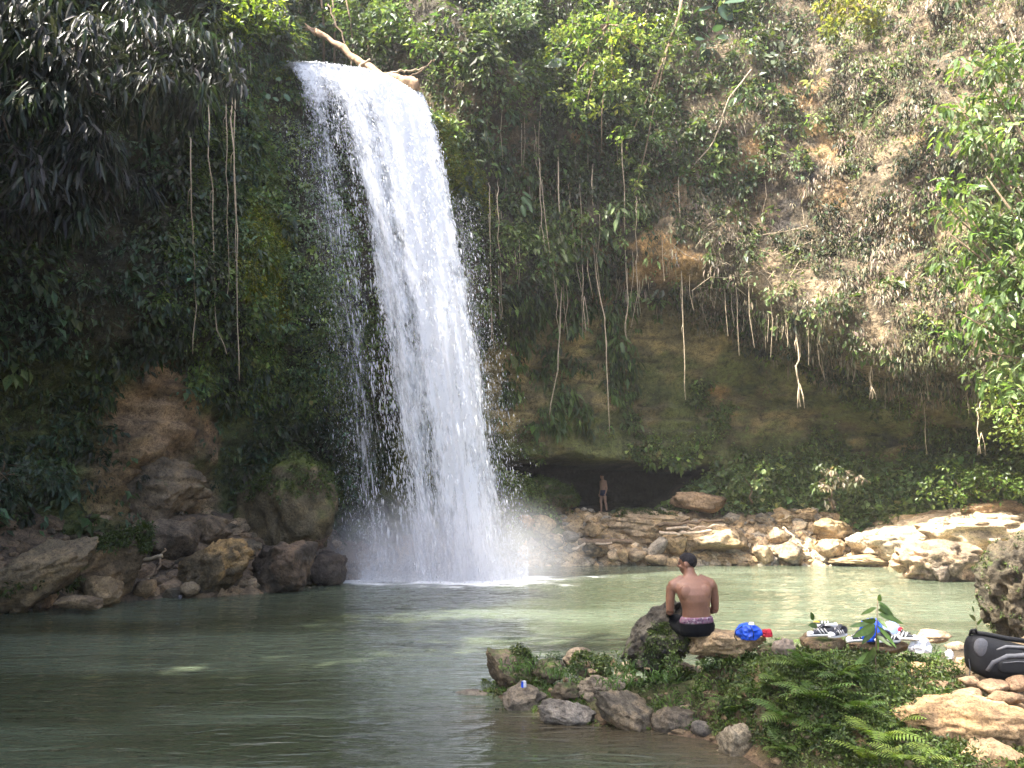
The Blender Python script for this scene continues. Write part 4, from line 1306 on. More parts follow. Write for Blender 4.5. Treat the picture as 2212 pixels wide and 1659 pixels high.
B('mossy dark rock under the pale flat slab', 1410, 1452, 1530, 1508, 8.65, 'angular', (0.13, 0.12, 0.075), 571, 0.8, 4, moss=0.5)
B('small rock left of the pale flat slab', 1326, 1430, 1384, 1464, 9.2, 'angular', (0.19, 0.155, 0.11), 572, 0.9, 4)
B('small grassy rock right of the round knobbly boulder', 1340, 1460, 1400, 1498, 8.9, 'round', GT, 573, 0.9, 4)
B('tan rock half buried in the herbs', 1464, 1490, 1526, 1534, 8.5, 'angular', (0.24, 0.18, 0.11), 574, 0.9, 4)
B('small grey stone at the water beside the herbs', 1494, 1558, 1546, 1596, 7.9, 'round', (0.15, 0.138, 0.12), 575, 0.9, 3)
B('smooth pale boulder standing at the front edge of the herbs', 1556, 1566, 1646, 1662, 7.4, 'angular', (0.21, 0.185, 0.135), 576, 0.8, 5)
B('spiky pitted dark rock left of the seated man', 1346, 1300, 1512, 1446, 8.55, 'peak', (0.072, 0.066, 0.054), 577, 0.8, 6, moss=0.10, mat=M_PIT)
B('tan slab the seated man sits on', 1486, 1364, 1682, 1404, 8.25, 'slab', (0.46, 0.34, 0.20), 578, 0.5, 5, sink=1.2)
B('tan slab in the earth below the clothes', 1914, 1434, 2032, 1484, 7.6, 'slab', (0.42, 0.29, 0.16), 579, 0.7, 4, tilt=0.12)
B('flat tan stone lower left of the grass tuft', 1924, 1482, 2010, 1518, 7.2, 'slab', (0.42, 0.30, 0.17), 580, 0.7, 4)
B('big smooth orange-tan boulder at the lower right', 1956, 1516, 2290, 1625, 6.5, 'round', (0.47, 0.32, 0.17), 581, 0.6, 5, sink=0.4)
B('tan rock at the bottom right corner', 2110, 1608, 2260, 1690, 5.9, 'angular', (0.44, 0.31, 0.18), 582, 0.8, 4)
B('brown rock peeping out between the ferns', 1680, 1542, 1756, 1596, 7.2, 'angular', (0.28, 0.20, 0.125), 583, 0.8, 4)
B('small brown rock low among the ferns', 1762, 1600, 1840, 1650, 6.7, 'angular', (0.27, 0.19, 0.12), 584, 0.8, 4)
B('flat rock in the shallows behind the clothes', 1985, 1362, 2056, 1390, 9.9, 'slab', (0.32, 0.24, 0.16), 585, 0.8, 4)
B('mossy lump in front of the spiky rock', 1360, 1408, 1440, 1452, 8.9, 'pitted', (0.10, 0.09, 0.06), seed=601, moss=0.4)
B('dark knobbly rock between the spit tip block and the round top rock', 1150, 1424, 1226, 1476, 9.6, 'pitted', (0.12, 0.10, 0.07), seed=602, moss=0.3)
B('brown knobbly rock above the pale grey shallows rock', 1190, 1476, 1260, 1524, 9.0, 'pitted', (0.13, 0.105, 0.07), seed=603, moss=0.2)
B('dark mossy rock right of the largest undercut boulder', 1430, 1496, 1490, 1542, 8.45, 'pitted', (0.09, 0.08, 0.055), seed=604, moss=0.4)
B('jagged brown rock at the left flank of the herb mound', 1520, 1510, 1590, 1566, 8.0, 'pitted', (0.14, 0.105, 0.07), seed=605, moss=0.25)
B('mossy rock on the crest right of the seat slab', 1640, 1392, 1700, 1430, 8.1, 'pitted', (0.12, 0.10, 0.065), seed=606, moss=0.35)
B('brown rock under the striped shoes', 1738, 1374, 1836, 1410, 7.95, 'slab', (0.26, 0.19, 0.115), seed=607, moss=0.1)
B('earthy rock under the cap and blue clothes', 1846, 1384, 1990, 1424, 7.95, 'slab', (0.27, 0.195, 0.12), seed=608, moss=0.1)
B('dark rock low at the bottom edge between the ferns', 1820, 1618, 1890, 1668, 6.5, 'pitted', (0.13, 0.10, 0.065), seed=609, moss=0.2)
B('rounded pale stone left of the backpack', 2050, 1386, 2096, 1412, 9.2, 'round', (0.38, 0.30, 0.2), 586, 0.8, 3)
B('tan rock touching the near corner of the backpack', 2072, 1420, 2112, 1462, 7.9, 'angular', (0.40, 0.28, 0.16), 587, 0.8, 3)
for k, (x0, y0, x1, y1, Y, lb) in enumerate([(2080, 1462, 2126, 1490, 7.2, 'brown earth clod directly below the backpack corner'), (2120, 1470, 2190, 1502, 7.0, 'wide brown clod below the backpack'),
                                            (2180, 1462, 2240, 1496, 7.0, 'brown clod at the right edge below the backpack'), (2060, 1490, 2130, 1520, 6.9, 'brown clod above the orange-tan boulder'),
                                            (2140, 1496, 2230, 1528, 6.7, 'brown clod right above the orange-tan boulder'), (2010, 1470, 2056, 1498, 7.3, 'small brown clod left of the earth clods')]):
    B(lb, x0, y0, x1, y1, Y, 'angular', (0.30, 0.205, 0.125), seed=590 + k, sub=3)


# ---- loose rubble that nobody could count
def rubble(name, label, pts, size, cols, seed, mat):
    r = np.random.default_rng(seed)
    V0, F0 = ico(1)
    n = len(pts)
    protos = []
    for k in range(10):
        V, F = rock_verts(seed * 3 + k, 'angular', 1)
        protos.append(V)
    VV = np.array(protos)[r.integers(0, 10, n)]
    s = np.minimum(size * r.lognormal(-0.1, 0.65, n), size * 1.9)
    sc = s[:, None] * r.uniform(0.6, 1.3, (n, 3)) * [1, 1, .7]
    th = r.uniform(0, 2 * math.pi, n)
    VV = VV * sc[:, None, :]
    X = VV[:, :, 0] * np.cos(th)[:, None] - VV[:, :, 1] * np.sin(th)[:, None]
    Y_ = VV[:, :, 0] * np.sin(th)[:, None] + VV[:, :, 1] * np.cos(th)[:, None]
    VV = np.stack([X, Y_, VV[:, :, 2]], 2) + pts[:, None, :]
    F = (np.arange(n)[:, None, None] * len(V0) + F0[None]).reshape(-1, 3)
    c = np.asarray(cols)[r.integers(0, len(cols), n)] * np.exp(r.normal(0, 0.2, (n, 1)))
    o = link(name, mesh_np(name, VV.reshape(-1, 3), F, np.repeat(c, len(V0), 0)), mat)
    tag(o, label, 'rubble', kind='stuff')


r = np.random.default_rng(77)
n = 2600
x = r.uniform(0.2, 16.5, n); d = r.random(n) ** 1.1 * 2.8
ys = np.interp(x, POOL[8:14, 0], POOL[8:14, 1])
pts = np.stack([x, ys + d - 0.1, 0 * x], 1); pts[:, 2] = bank_h(pts) - 0.22
rubble('shore_rubble', 'broken tan stones heaped over the far shore', pts, 0.17, [TAN_L, TAN, OCH, GREY, (0.5, 0.42, 0.3)], 31, M_SHORE)
n = 900
t = r.random(n)
tt = t * 5
ii = np.minimum(tt.astype(int), 4); f = (tt - ii)[:, None]
pp = POOL[2:8][ii] * (1 - f) + POOL[2:8][ii + 1 if False else np.minimum(ii + 1, 5)] * f
nrm = np.stack([-np.ones(n) * .75, np.ones(n) * .66], 1)
pp = pp + nrm * (r.random(n)[:, None] ** 1.3 * 3.0 - 0.15)
pts = np.stack([pp[:, 0], pp[:, 1], 0 * t], 1); pts[:, 2] = bank_h(pts) - 0.22
rubble('bank_rubble', 'dark broken stones heaped along the left bank', pts, 0.16, [(0.16, 0.12, 0.08), (0.22, 0.16, 0.1), (0.1, 0.085, 0.06), (0.26, 0.2, 0.13)], 32, M_ROCK)
n = 260
px_, py_ = r.uniform(1100, 2212, n), r.uniform(1430, 1659, n)
pts = np.array([spit_hit(a, b) for a, b in zip(px_, py_)])
rubble('spit_pebbles', 'small stones scattered over the earth of the spit', pts, 0.032, [(0.2, 0.17, 0.12), (0.24, 0.18, 0.11), (0.2, 0.14, 0.09)], 33, M_ROCK)

# ================================================================== LOGS, STICKS AND VINES
def wood(name, label, pts, r0, r1, mat, cat, group=None, n=8, seed=0, wig=0.03):
    rr = np.random.default_rng(seed + 900)
    P = np.array(pts, float)
    m = 14 if len(P) < 8 else len(P)
    t = np.linspace(0, len(P) - 1, m)
    Q = catmull(P, t) if len(P) > 2 else P[0] + (P[1] - P[0]) * np.linspace(0, 1, m)[:, None]
    Q[1:-1] += rr.normal(0, wig, (m - 2, 3))
    rad = np.linspace(r0, r1, m) * (1 + rr.normal(0, 0.08, m))
    o = link(name, MB().tube(Q - Q[0], list(rad), n).mesh(name), mat, None, tuple(Q[0]))
    tag(o, label, cat, group)
    return o


M_LOG = plain_material('sunbleached_log', (0.33, 0.22, 0.135), 0.8, 0.2, 7, 0.4, 0.6, 0.04)
lg = wood('fallen_log', 'big sunlit fallen trunk lying with its broken end raised over the falls', [away(683, 68, 26.5), away(735, 102, 26.2), away(790, 142, 25.8), away(845, 176, 25.4)], 0.11, 0.16, M_LOG, 'log', n=10, seed=1)
for k in range(6):
    a0 = np.array([0.0, 0, 0]); e = np.array([-0.35 - 0.1 * k * .5, 0.05 * (k - 3), 0.12 + 0.05 * ((k * 7) % 5)])
    link('splinter', MB().tube([a0 + [0, 0, .05 * (k - 3)], a0 + e], [0.06, 0.012], 6).mesh('splinter'), M_LOG, lg)
wood('fallen_log', 'short thick log jammed on the rim at the right end of the falls', [away(838, 168, 25.0), away(905, 182, 24.8)], 0.20, 0.2, M_LOG, 'log', seed=2)
SK = 'dead sticks on the rim'
wood('dead_branch', 'thin dead stick rising from the rim toward the upper right', [away(880, 168, 25.4), away(925, 140, 25.6), away(940, 128, 25.8)], 0.035, 0.015, M_BARK, 'stick', SK, seed=3)
wood('dead_branch', 'straight dead stick lying flat behind the short thick log', [away(830, 160, 25.5), away(918, 146, 25.7)], 0.05, 0.03, M_ROOT, 'stick', SK, seed=4)
wood('dead_branch', 'dead stick crossing the big fallen trunk near its foot', [away(800, 128, 25.7), away(780, 150, 25.6), away(860, 165, 25.5)], 0.045, 0.02, M_ROOT, 'stick', SK, seed=5)
wood('dead_branch', 'dead stick leaning in the gap above the fallen trunk', [away(708, 10, 27), away(745, 90, 26.8), away(760, 145, 26.5)], 0.03, 0.025, M_BARK, 'stick', SK, seed=6)
DW = 'driftwood on the far shore'
wood('driftwood_log', 'brown driftwood log lying below the layered ledge', [away(1250, 1172, 30.6), away(1300, 1168, 30.6), away(1366, 1171, 30.6)], 0.12, 0.10, M_BARK, 'driftwood', DW, seed=7)
wood('driftwood_log', 'pale curved driftwood under the brown log', [away(1236, 1188, 30.5), away(1270, 1174, 30.5), away(1322, 1172, 30.5)], 0.07, 0.04, M_DRIFT, 'driftwood', DW, seed=8)
wood('driftwood_log', 'bleached driftwood pole behind the yellow block', [away(1424, 1150, 30.9), away(1480, 1152, 30.8), away(1538, 1147, 30.8)], 0.07, 0.05, M_DRIFT, 'driftwood', DW, seed=9)
wood('driftwood_log', 'pinkish driftwood pole above the bleached one', [away(1440, 1143, 31), away(1500, 1140, 31), away(1566, 1132, 31)], 0.06, 0.04, M_DRIFT, 'driftwood', DW, seed=10)
wood('driftwood_log', 'long dark stick on the slope above the driftwood poles', [away(1420, 1135, 31.6), away(1490, 1128, 31.6), away(1560, 1124, 31.6)], 0.07, 0.05, M_BARK, 'driftwood', DW, seed=11)
wood('driftwood_log', 'thin branch slanting down the rubble right of the triangular rock', [away(1692, 1140, 31.2), away(1720, 1165, 30.9), away(1752, 1196, 30.6)], 0.05, 0.025, M_DRIFT, 'driftwood', DW, seed=12)
wood('dead_branch', 'dead branch fallen between the left bank boulders', [away(322, 1250, 18.8), away(340, 1222, 18.9), away(356, 1185, 19.1)], 0.045, 0.02, M_BARK, 'stick', seed=13)
wood('dead_branch', 'dead branch lying level above the left bank boulders', [away(262, 1196, 19.2), away(310, 1206, 19.0), away(350, 1203, 19.0)], 0.06, 0.04, M_ROOT, 'stick', seed=14)
b0, _ = wall(90, 170)
wood('bare_limb', 'bare grey limb crossing the dark leaves at the upper left', [away(70, 130, 14.6), away(130, 115, 14.6), away(205, 100, 14.9)], 0.05, 0.025, M_ROOT, 'limb', seed=15)

VG, VG2 = 'vines hanging from the left cliff', 'vines hanging from the back wall'
VINES = [
    (VG, 'leftmost pale vine hanging from the left cliff, ending above the slip face', [(412, 330), (414, 480), (418, 600), (416, 765)], 0.02),
    (VG, 'kinked vine hooking right at its lower end on the left cliff', [(452, 250), (458, 420), (463, 560), (466, 690), (490, 765)], 0.022),
    (VG, 'thin straight vine left of the longest one on the left cliff', [(488, 235), (490, 400), (491, 640)], 0.014),
    (VG, 'longest vine of the left cliff, just left of the moss', [(500, 225), (507, 420), (512, 600), (517, 822)], 0.024),
    (VG, 'vine twined with the longest one on the left cliff', [(508, 225), (510, 430), (509, 560), (513, 670)], 0.018),
    (VG2, 'short pale vine in the upper part of the back wall nearest the falls', [(1166, 360), (1168, 420), (1173, 500), (1176, 546)], 0.022),
    (VG2, 'long thick vine curving left at its lower end on the back wall', [(1205, 360), (1210, 520), (1212, 650), (1208, 750), (1200, 830), (1187, 896)], 0.03),
    (VG2, 'thin vine joining the long curving one on the back wall', [(1172, 420), (1190, 560), (1203, 650), (1208, 720)], 0.015),
    (VG2, 'vine with a forked tip left of the knotted vine', [(1254, 410), (1257, 540), (1260, 660), (1265, 722)], 0.019),
    (VG2, 'slanting thin vine crossing behind the fork-tipped vine', [(1230, 420), (1240, 520), (1256, 630)], 0.014),
    (VG2, 'knotted vine reaching lowest of all on the back wall', [(1281, 400), (1286, 560), (1303, 672), (1308, 720), (1311, 820), (1317, 936)], 0.025),
    (VG2, 'vine with a small kink near its tip under the hanging tree', [(1344, 330), (1350, 480), (1355, 640), (1351, 708), (1355, 734)], 0.023),
    (VG2, 'short straight vine left of the ochre rock', [(1374, 440), (1376, 540), (1378, 644)], 0.016),
    (VG2, 'straight vine hanging free below the ochre rock', [(1466, 420), (1473, 600), (1476, 733), (1481, 864)], 0.022),
    (VG2, 'thin vine in the spray right beside the falls', [(1057, 440), (1060, 600), (1062, 735)], 0.015),
    (VG2, 'thin vine just right of the one in the spray', [(1077, 430), (1080, 570), (1082, 690)], 0.015),
    (VG2, 'thick twisted root hanging from the lip of the undercut', [(1719, 700), (1723, 760), (1722, 805), (1729, 878)], 0.04),
    (VG2, 'short tasselled root right of the twisted root', [(1881, 790), (1882, 830), (1884, 862)], 0.028),
    (VG2, 'thin root hanging free over the right part of the undercut', [(1997, 850), (1999, 920), (2002, 982)], 0.018),
    (VG2, 'branched root hanging at the right end of the undercut', [(2125, 820), (2117, 870), (2113, 900), (2118, 980)], 0.026),
]
rp_ = np.random.default_rng(62)
for k, (grp, lab, pts, rad) in enumerate(VINES):
    top, nrm = wall(*pts[0])
    Yv = top[1] - 0.45
    low = [wall(*p_)[0][1] for p_ in pts]
    Yv = min(Yv, min(low) - 0.25)
    P = [wall(pts[0][0], pts[0][1] - 45)[0]] + [at(p_[0], p_[1], Yv) for p_ in pts]
    v = wood('hanging_vine', lab, P, rad, rad * 0.6, M_ROOT, 'vine', grp, 6, 40 + k, 0.028)
    e_ = P[-1] - P[0]
    for f_ in (0.45, 0.7):
        q_ = np.array(v.data.vertices[int(f_ * 13) * 6].co)
        s_ = rp_.choice((-1, 1))
        link('rootlet', MB().tube([q_, q_ + [0.05 * s_, -.02, -.12], q_ + [0.03 * s_, -.02, -rp_.uniform(.3, .8)]], [rad * .5, rad * .4, rad * .2], 5).mesh('rootlet'), M_ROOT, v)
    if 'forked' in lab or 'branched' in lab or 'tassel' in lab or 'twisted' in lab:
        e = P[-1] - P[0]
        for s_ in (-1, 1):
            link('rootlet', MB().tube([e * 0.78, e * 0.9 + [0.10 * s_, -0.05, 0], e * 1.02 + [0.13 * s_, -0.06, 0]], [rad * .6, rad * .5, rad * .3], 5).mesh('rootlet'), M_ROOT, v)
top, _ = wall(1623, 150)
wood('liana', 'arching bare liana slanting down the back wall at the edge of the sunlight', [away(1623, 150, top[1] - .8), away(1573, 219, top[1] - .8), away(1545, 297, top[1] - .6), away(1495, 362, top[1] - .3)], 0.035, 0.02, M_ROOT, 'vine', seed=60)
# hair-thin roots all over the back wall
mb = MB()
rr = np.random.default_rng(61)
for k in range(80):
    px_, py_ = rr.uniform(1040, 1660), rr.uniform(200, 620)
    p0, n0 = wall(px_, py_, 0.15)
    Lr = rr.uniform(0.8, 3.0)
    mb.tube([p0, p0 + [rr.normal(0, .06), -.1, -Lr * .5], p0 + [rr.normal(0, .12), -.12, -Lr]], [0.012, 0.01, 0.006], 4, False)
for k in range(70):
    px_ = rr.uniform(1480, 2150)
    py_ = np.interp(px_, [1480, 1700, 1900, 2150], [600, 690, 810, 830]) + rr.normal(0, 12)
    p0, n0 = wall(px_, py_, 0.15)
    Lr = rr.uniform(0.3, 1.3)
    mb.tube([p0, p0 + [rr.normal(0, .06), -.05, -Lr * .5], p0 + [rr.normal(0, .1), -.05, -Lr]], [0.013, 0.01, 0.006], 4, False)
for k in range(110):
    px_, py_ = rr.uniform(1500, 1800), rr.uniform(480, 640)
    p0, n0 = wall(px_, py_, 0.12)
    a_ = rr.normal(0, .6, 3) * [1, .3, .6]
    mb.tube([p0, p0 + a_ * .5 + rr.normal(0, .1, 3), p0 + a_ + rr.normal(0, .15, 3)], [0.014, 0.012, 0.007], 4, False)
o = link('root_tangle', mb.mesh('root_tangle'), M_ROOT)
tag(o, 'hair-thin aerial roots trailing over the back wall and the lip of the undercut', 'roots', kind='stuff')
# ================================================================== PLANTS WITH LARGE LEAVES
def blade(name, L, W, col, shape='ovate', fold=0.10, curl=0.12, n=7):
    """one broad leaf along +z, face towards -y"""
    V, F = [], []
    for i in range(n):
        t = i / (n - 1)
        if shape == 'ovate':
            w = math.sin(math.pi * t ** 0.75) ** 0.8
        elif shape == 'heart':
            w = (1 - t) ** 0.6 * (0.55 + 1.4 * t) if t > 0.02 else 0.35
        else:
            w = math.sin(math.pi * t) ** 0.7 * (0.7 + 0.3 * t)
        w = max(w, 0.02) * W * L * 0.5
        y = curl * L * t * t
        z = t * L
        V += [(-w, y - fold * w, z), (0, y + fold * w * .3, z), (w, y - fold * w, z)]
    for i in range(n - 1):
        a = i * 3
        F += [(a, a + 1, a + 4, a + 3), (a + 1, a + 2, a + 5, a + 4)]
    V, F = np.array(V), np.array(F)
    sh = np.abs(V[:, 0]) / (W * L * .5)
    c = np.asarray(col)[None] * (0.85 + 0.3 * (1 - sh[:, None]))
    c[1::3] = np.asarray(col) * 1.35
    return mesh_np(name, V, F, c, True)


def put_leaf(parent, me, base, tip, face, L0, mat):
    """place a unit leaf mesh from base to tip"""
    base, tip = np.array(base, float), np.array(tip, float)
    a = tip - base
    L = np.linalg.norm(a)
    a = a / L
    y = -np.array(face, float)
    x = np.cross(y, a); x /= np.linalg.norm(x)
    y = np.cross(a, x)
    o = link('leaf', me, mat, parent)
    s = L / L0
    pl = np.array(parent.location)
    b = base - pl
    o.matrix_local = Matrix(((x[0] * s, y[0] * s, a[0] * s, b[0]), (x[1] * s, y[1] * s, a[1] * s, b[1]), (x[2] * s, y[2] * s, a[2] * s, b[2]), (0, 0, 0, 1)))
    return o


def leafy_plant(name, label, stem, leaves, Y, W, cols, mat, seed, shape='ovate', cat='plant', r0=0.015, jit=0.15, group=None, stem_mat=None):
    r = np.random.default_rng(seed)
    S = [at(a, b, Y) for a, b in stem]
    root = empty(name, tuple(S[0]))
    tag(root, label, cat, group)
    link('stem', MB().tube([p - S[0] for p in S], list(np.linspace(r0, r0 * .4, len(S))), 6).mesh('stem'), stem_mat or M_BARK, root)
    ms = [blade('leaf', 1.0, W * (0.9 + 0.1 * k), cols[k % len(cols)], shape, curl=0.05 + 0.09 * k) for k in range(3)]
    for k, (bx, by, tx, ty) in enumerate(leaves):
        b = at(bx, by, Y); t = at(tx, ty, Y + r.normal(0, jit) - 0.05)
        put_leaf(root, ms[k % 3], b, t, unit(np.array([r.normal(0, .45), -1.0, 0.5 + r.normal(0, .35)])), 1.0, mat)
    return root


rp = np.random.default_rng(88)
leafy_plant('sapling', 'broad-leaved sapling standing in front of the blue clothes', [(1893, 1490), (1891, 1420), (1894, 1350), (1896, 1293)],
            [(1897, 1300, 1926, 1318), (1896, 1298, 1908, 1282), (1898, 1306, 1938, 1334), (1893, 1312, 1858, 1328), (1896, 1335, 1918, 1356), (1897, 1326, 1956, 1342), (1892, 1345, 1834, 1352),
             (1891, 1350, 1850, 1376), (1890, 1356, 1864, 1390), (1895, 1350, 1938, 1398), (1893, 1370, 1902, 1410), (1892, 1398, 1878, 1432), (1893, 1372, 1928, 1396), (1891, 1410, 1848, 1434),
             (1893, 1340, 1870, 1344), (1896, 1318, 1930, 1322)], 7.3, 0.27, [(0.07, 0.13, 0.035), (0.10, 0.17, 0.05), (0.05, 0.09, 0.025)], M_LEAF_BRIGHT, 701, r0=0.008, jit=0.08)
leafy_plant('seedling', 'thin twiggy seedling left of the backpack', [(2112, 1400), (2110, 1360), (2104, 1322)], [(2110, 1350, 2122, 1336), (2108, 1340, 2098, 1328), (2111, 1370, 2120, 1362), (2104, 1322, 2100, 1308)], 8.6, 0.3,
            [(0.04, 0.07, 0.02)], M_LEAF, 702, r0=0.005, jit=0.03)
leafy_plant('seedling', 'small seedling with one leaf beside the upright shoe', [(1775, 1385), (1765, 1352), (1757, 1338)], [(1757, 1340, 1752, 1322), (1766, 1352, 1748, 1350)], 8.0, 0.55, [(0.05, 0.09, 0.025)], M_LEAF, 703, r0=0.004, jit=0.02)


def wall_plant(name, label, px, py, n, rad, L, W, cols, mat, seed, shape='ovate', out=0.5, down=0.4, cat='plant', group=None):
    """rosette of large leaves growing from the rock face"""
    r = np.random.default_rng(seed)
    p, nn = wall(px, py, 0.05)
    root = empty(name, tuple(p))
    tag(root, label, cat, group)
    ctr = np.array([0, -out, 0.1])
    link('stem', MB().tube([(0, 0, 0), ctr * .5 + [0, 0, .1], ctr], [0.03, 0.025, 0.015], 6).mesh('stem'), M_BARK, root)
    ms = [blade('leaf', 1.0, W * (0.9 + 0.12 * k), cols[k % len(cols)], shape, curl=0.08 + 0.12 * k) for k in range(3)]
    for k in range(n):
        d = unit(r.normal(0, 1, 3) * [1, 0.35, 0.8])
        b = p + ctr + d * rad * r.uniform(0.15, 0.9)
        t = b + unit(d + np.array([0, -0.4, -down]) + r.normal(0, .25, 3)) * L * r.uniform(0.7, 1.15)
        put_leaf(root, ms[k % 3], b, t, unit(np.array([r.normal(0, .35), -1.0, 0.55 + r.normal(0, .3)])), 1.0, mat)
    return root


BG = [(0.045, 0.085, 0.05), (0.06, 0.105, 0.05), (0.035, 0.065, 0.04)]
wall_plant('big_leaved_climber', 'dark climber with huge round leaves near the top of the back wall', 1545, 30, 10, 0.75, 0.85, 0.85, BG, M_LEAF_GLOSS, 711, 'heart')
wall_plant('big_leaved_climber', 'lower drooping end of the huge-leaved climber', 1530, 105, 7, 0.55, 0.7, 0.7, BG, M_LEAF_GLOSS, 712, 'heart', down=0.6)
wall_plant('paddle_leaved_shrub', 'pale shrub with stiff paddle leaves at the edge of the sunlight', 1680, 140, 22, 0.75, 0.42, 0.55, [(0.16, 0.19, 0.14), (0.20, 0.22, 0.17), (0.11, 0.14, 0.09)], M_LEAF_GLOSS, 713, 'paddle', cat='shrub', down=-0.1)
wall_plant('big_leaved_climber', 'climber with a single huge leaf left of the yellow-green tree', 1165, 165, 3, 0.35, 0.9, 0.6, BG, M_LEAF_GLOSS, 714, 'heart', down=1.0)
wall_plant('lance_leaved_plant', 'drooping light green plant in the middle of the back wall', 1330, 470, 12, 0.6, 0.55, 0.26, [(0.08, 0.12, 0.04), (0.10, 0.15, 0.05), (0.06, 0.10, 0.03)], M_LEAF, 715, 'ovate', down=1.6)
wall_plant('lance_leaved_plant', 'drooping green plant under the arching liana', 1600, 230, 12, 0.6, 0.5, 0.3, [(0.08, 0.13, 0.05), (0.06, 0.10, 0.03)], M_LEAF, 716, 'ovate', down=1.4)
wall_plant('lance_leaved_plant', 'drooping green plant right beside the moss near the falls', 1120, 440, 12, 0.7, 0.5, 0.35, [(0.06, 0.11, 0.04), (0.05, 0.09, 0.03)], M_LEAF, 717, 'heart', down=1.5)
wall_plant('lance_leaved_plant', 'bright little plant on the undercut rock below the ochre patch', 1415, 665, 10, 0.55, 0.36, 0.4, [(0.11, 0.17, 0.06), (0.08, 0.13, 0.04)], M_LEAF, 718, 'heart', down=1.0)
wall_plant('lance_leaved_plant', 'hanging green plant low on the back wall left of the lowest vine', 1240, 715, 14, 0.8, 0.45, 0.32, [(0.09, 0.14, 0.05), (0.07, 0.11, 0.03)], M_LEAF, 719, 'ovate', down=1.3)
wall_plant('lance_leaved_plant', 'hanging green plant low on the back wall right of the lowest vine', 1335, 740, 11, 0.6, 0.45, 0.32, [(0.10, 0.15, 0.05), (0.07, 0.11, 0.03)], M_LEAF, 720, 'ovate', down=1.3)
wall_plant('lance_leaved_plant', 'row of drooping leaves low on the back wall nearest the falls', 1150, 690, 11, 0.7, 0.42, 0.3, [(0.08, 0.13, 0.05), (0.07, 0.11, 0.03)], M_LEAF, 721, 'ovate', down=1.3)
wall_plant('climbing_vine', 'round-leaved creeper on the rim shrub edge left of the falls', 570, 220, 16, 0.9, 0.28, 0.9, [(0.06, 0.11, 0.06), (0.08, 0.13, 0.07)], M_LEAF_GLOSS, 722, 'heart', down=0.8)
wall_plant('climbing_vine', 'green-leaved sprig in the sunlit dry ferns of the right wall', 1880, 270, 12, 0.8, 0.4, 0.35, [(0.10, 0.14, 0.05), (0.13, 0.16, 0.06)], M_LEAF_BRIGHT, 723, 'ovate', down=1.2)
wall_plant('climbing_vine', 'yellow sunlit tuft of leaves below the paddle-leaved shrub', 1750, 190, 14, 0.7, 0.35, 0.4, [(0.18, 0.20, 0.04), (0.15, 0.17, 0.05)], M_LEAF_BRIGHT, 724, 'ovate', down=0.3)


# ---- ferns of the spit
def frond_mesh(n, seed, col):
    r = np.random.default_rng(seed)
    V, F, cc = [], [], []
    for i in range(n):
        t = (i + 1) / (n + 1)
        c = np.array([0.92 * t, 0, 0.62 * t - 0.60 * t * t])
        tang = unit(np.array([0.92, 0, 0.62 - 1.2 * t]))
        l = 0.26 * math.sin(math.pi * min(1, t * 0.92 + 0.12)) ** 0.8 * r.uniform(0.9, 1.1)
        for s in (-1, 1):
            d = unit(np.array([0, s, 0]) + tang * 0.42 + np.array([0, 0, -0.18]))
            w = 0.028
            b = len(V)
            V += [c - tang * w * .6, c + tang * w * .6, c + d * l * .55 + tang * w * .75 + [0, 0, .012], c + d * l, c + d * l * .5 - tang * w * .75 + [0, 0, .012]]
            F += [(b, b + 1, b + 2), (b, b + 2, b + 4), (b + 4, b + 2, b + 3)]
            k = r.uniform(0.75, 1.25)
            cc += [np.asarray(col) * k * (0.85 + 0.35 * t)] * 5
    m = 7
    for i in range(m - 1):
        t0, t1 = i / (m - 1), (i + 1) / (m - 1)
        for a_, b_ in ((0.0, 0.0),):
            b = len(V)
            for t in (t0, t1):
                c = np.array([0.92 * t, 0, 0.62 * t - 0.60 * t * t])
                V += [c + [0, -.008, 0], c + [0, .008, 0], c + [0, 0, -.014]]
            F += [(b, b + 3, b + 4), (b, b + 4, b + 1), (b + 1, b + 4, b + 5), (b + 1, b + 5, b + 2), (b + 2, b + 5, b + 3), (b + 2, b + 3, b)]
            cc += [np.array((0.10, 0.09, 0.04))] * 6
    return mesh_np('frond', np.array(V), np.array(F), np.array(cc))


FR_D = [frond_mesh(15, 731 + k, (0.07 + .015 * k, 0.125 + .015 * k, 0.034)) for k in range(3)]
FR_B = [frond_mesh(14, 741 + k, (0.14 + .02 * k, 0.21 + .012 * k, 0.045)) for k in range(3)]
FERNS = [
    ((1790, 1412), .42, 10, 0, 'pale green fern in front of the striped shoes'), ((1745, 1450), .40, 10, 0, 'dark fern below the brown cloth'), ((1822, 1468), .40, 10, 0, 'fern at the foot of the sapling on its left'),
    ((1690, 1478), .36, 9, 0, 'fern on the crest of the herb mound below the blue bag'), ((1640, 1500), .34, 9, 0, 'fern left of centre in the herb mound'), ((1770, 1520), .42, 11, 0, 'big dark fern in the middle of the herb mound'),
    ((1850, 1540), .38, 10, 0, 'fern right of the big dark fern'), ((1705, 1560), .34, 9, 0, 'fern beside the brown rock low in the herbs'), ((1590, 1535), .30, 8, 0, 'leftmost fern at the edge of the herb mound'),
    ((1800, 1590), .36, 10, 0, 'fern low in the herbs above the small brown rock'), ((1700, 1625), .34, 9, 0, 'fern at the bottom of the herb mound near the smooth pale boulder'), ((1900, 1600), .40, 10, 1, 'bright yellow-green fern left of the orange-tan boulder'),
    ((1935, 1570), .34, 9, 1, 'sunlit fern touching the orange-tan boulder'), ((1880, 1650), .36, 9, 1, 'bright fern at the bottom edge of the picture'), ((1560, 1430), .26, 8, 0, 'small fern beside the seat slab'), ((1960, 1650), .34, 9, 1, 'sunlit fern under the orange-tan boulder')]
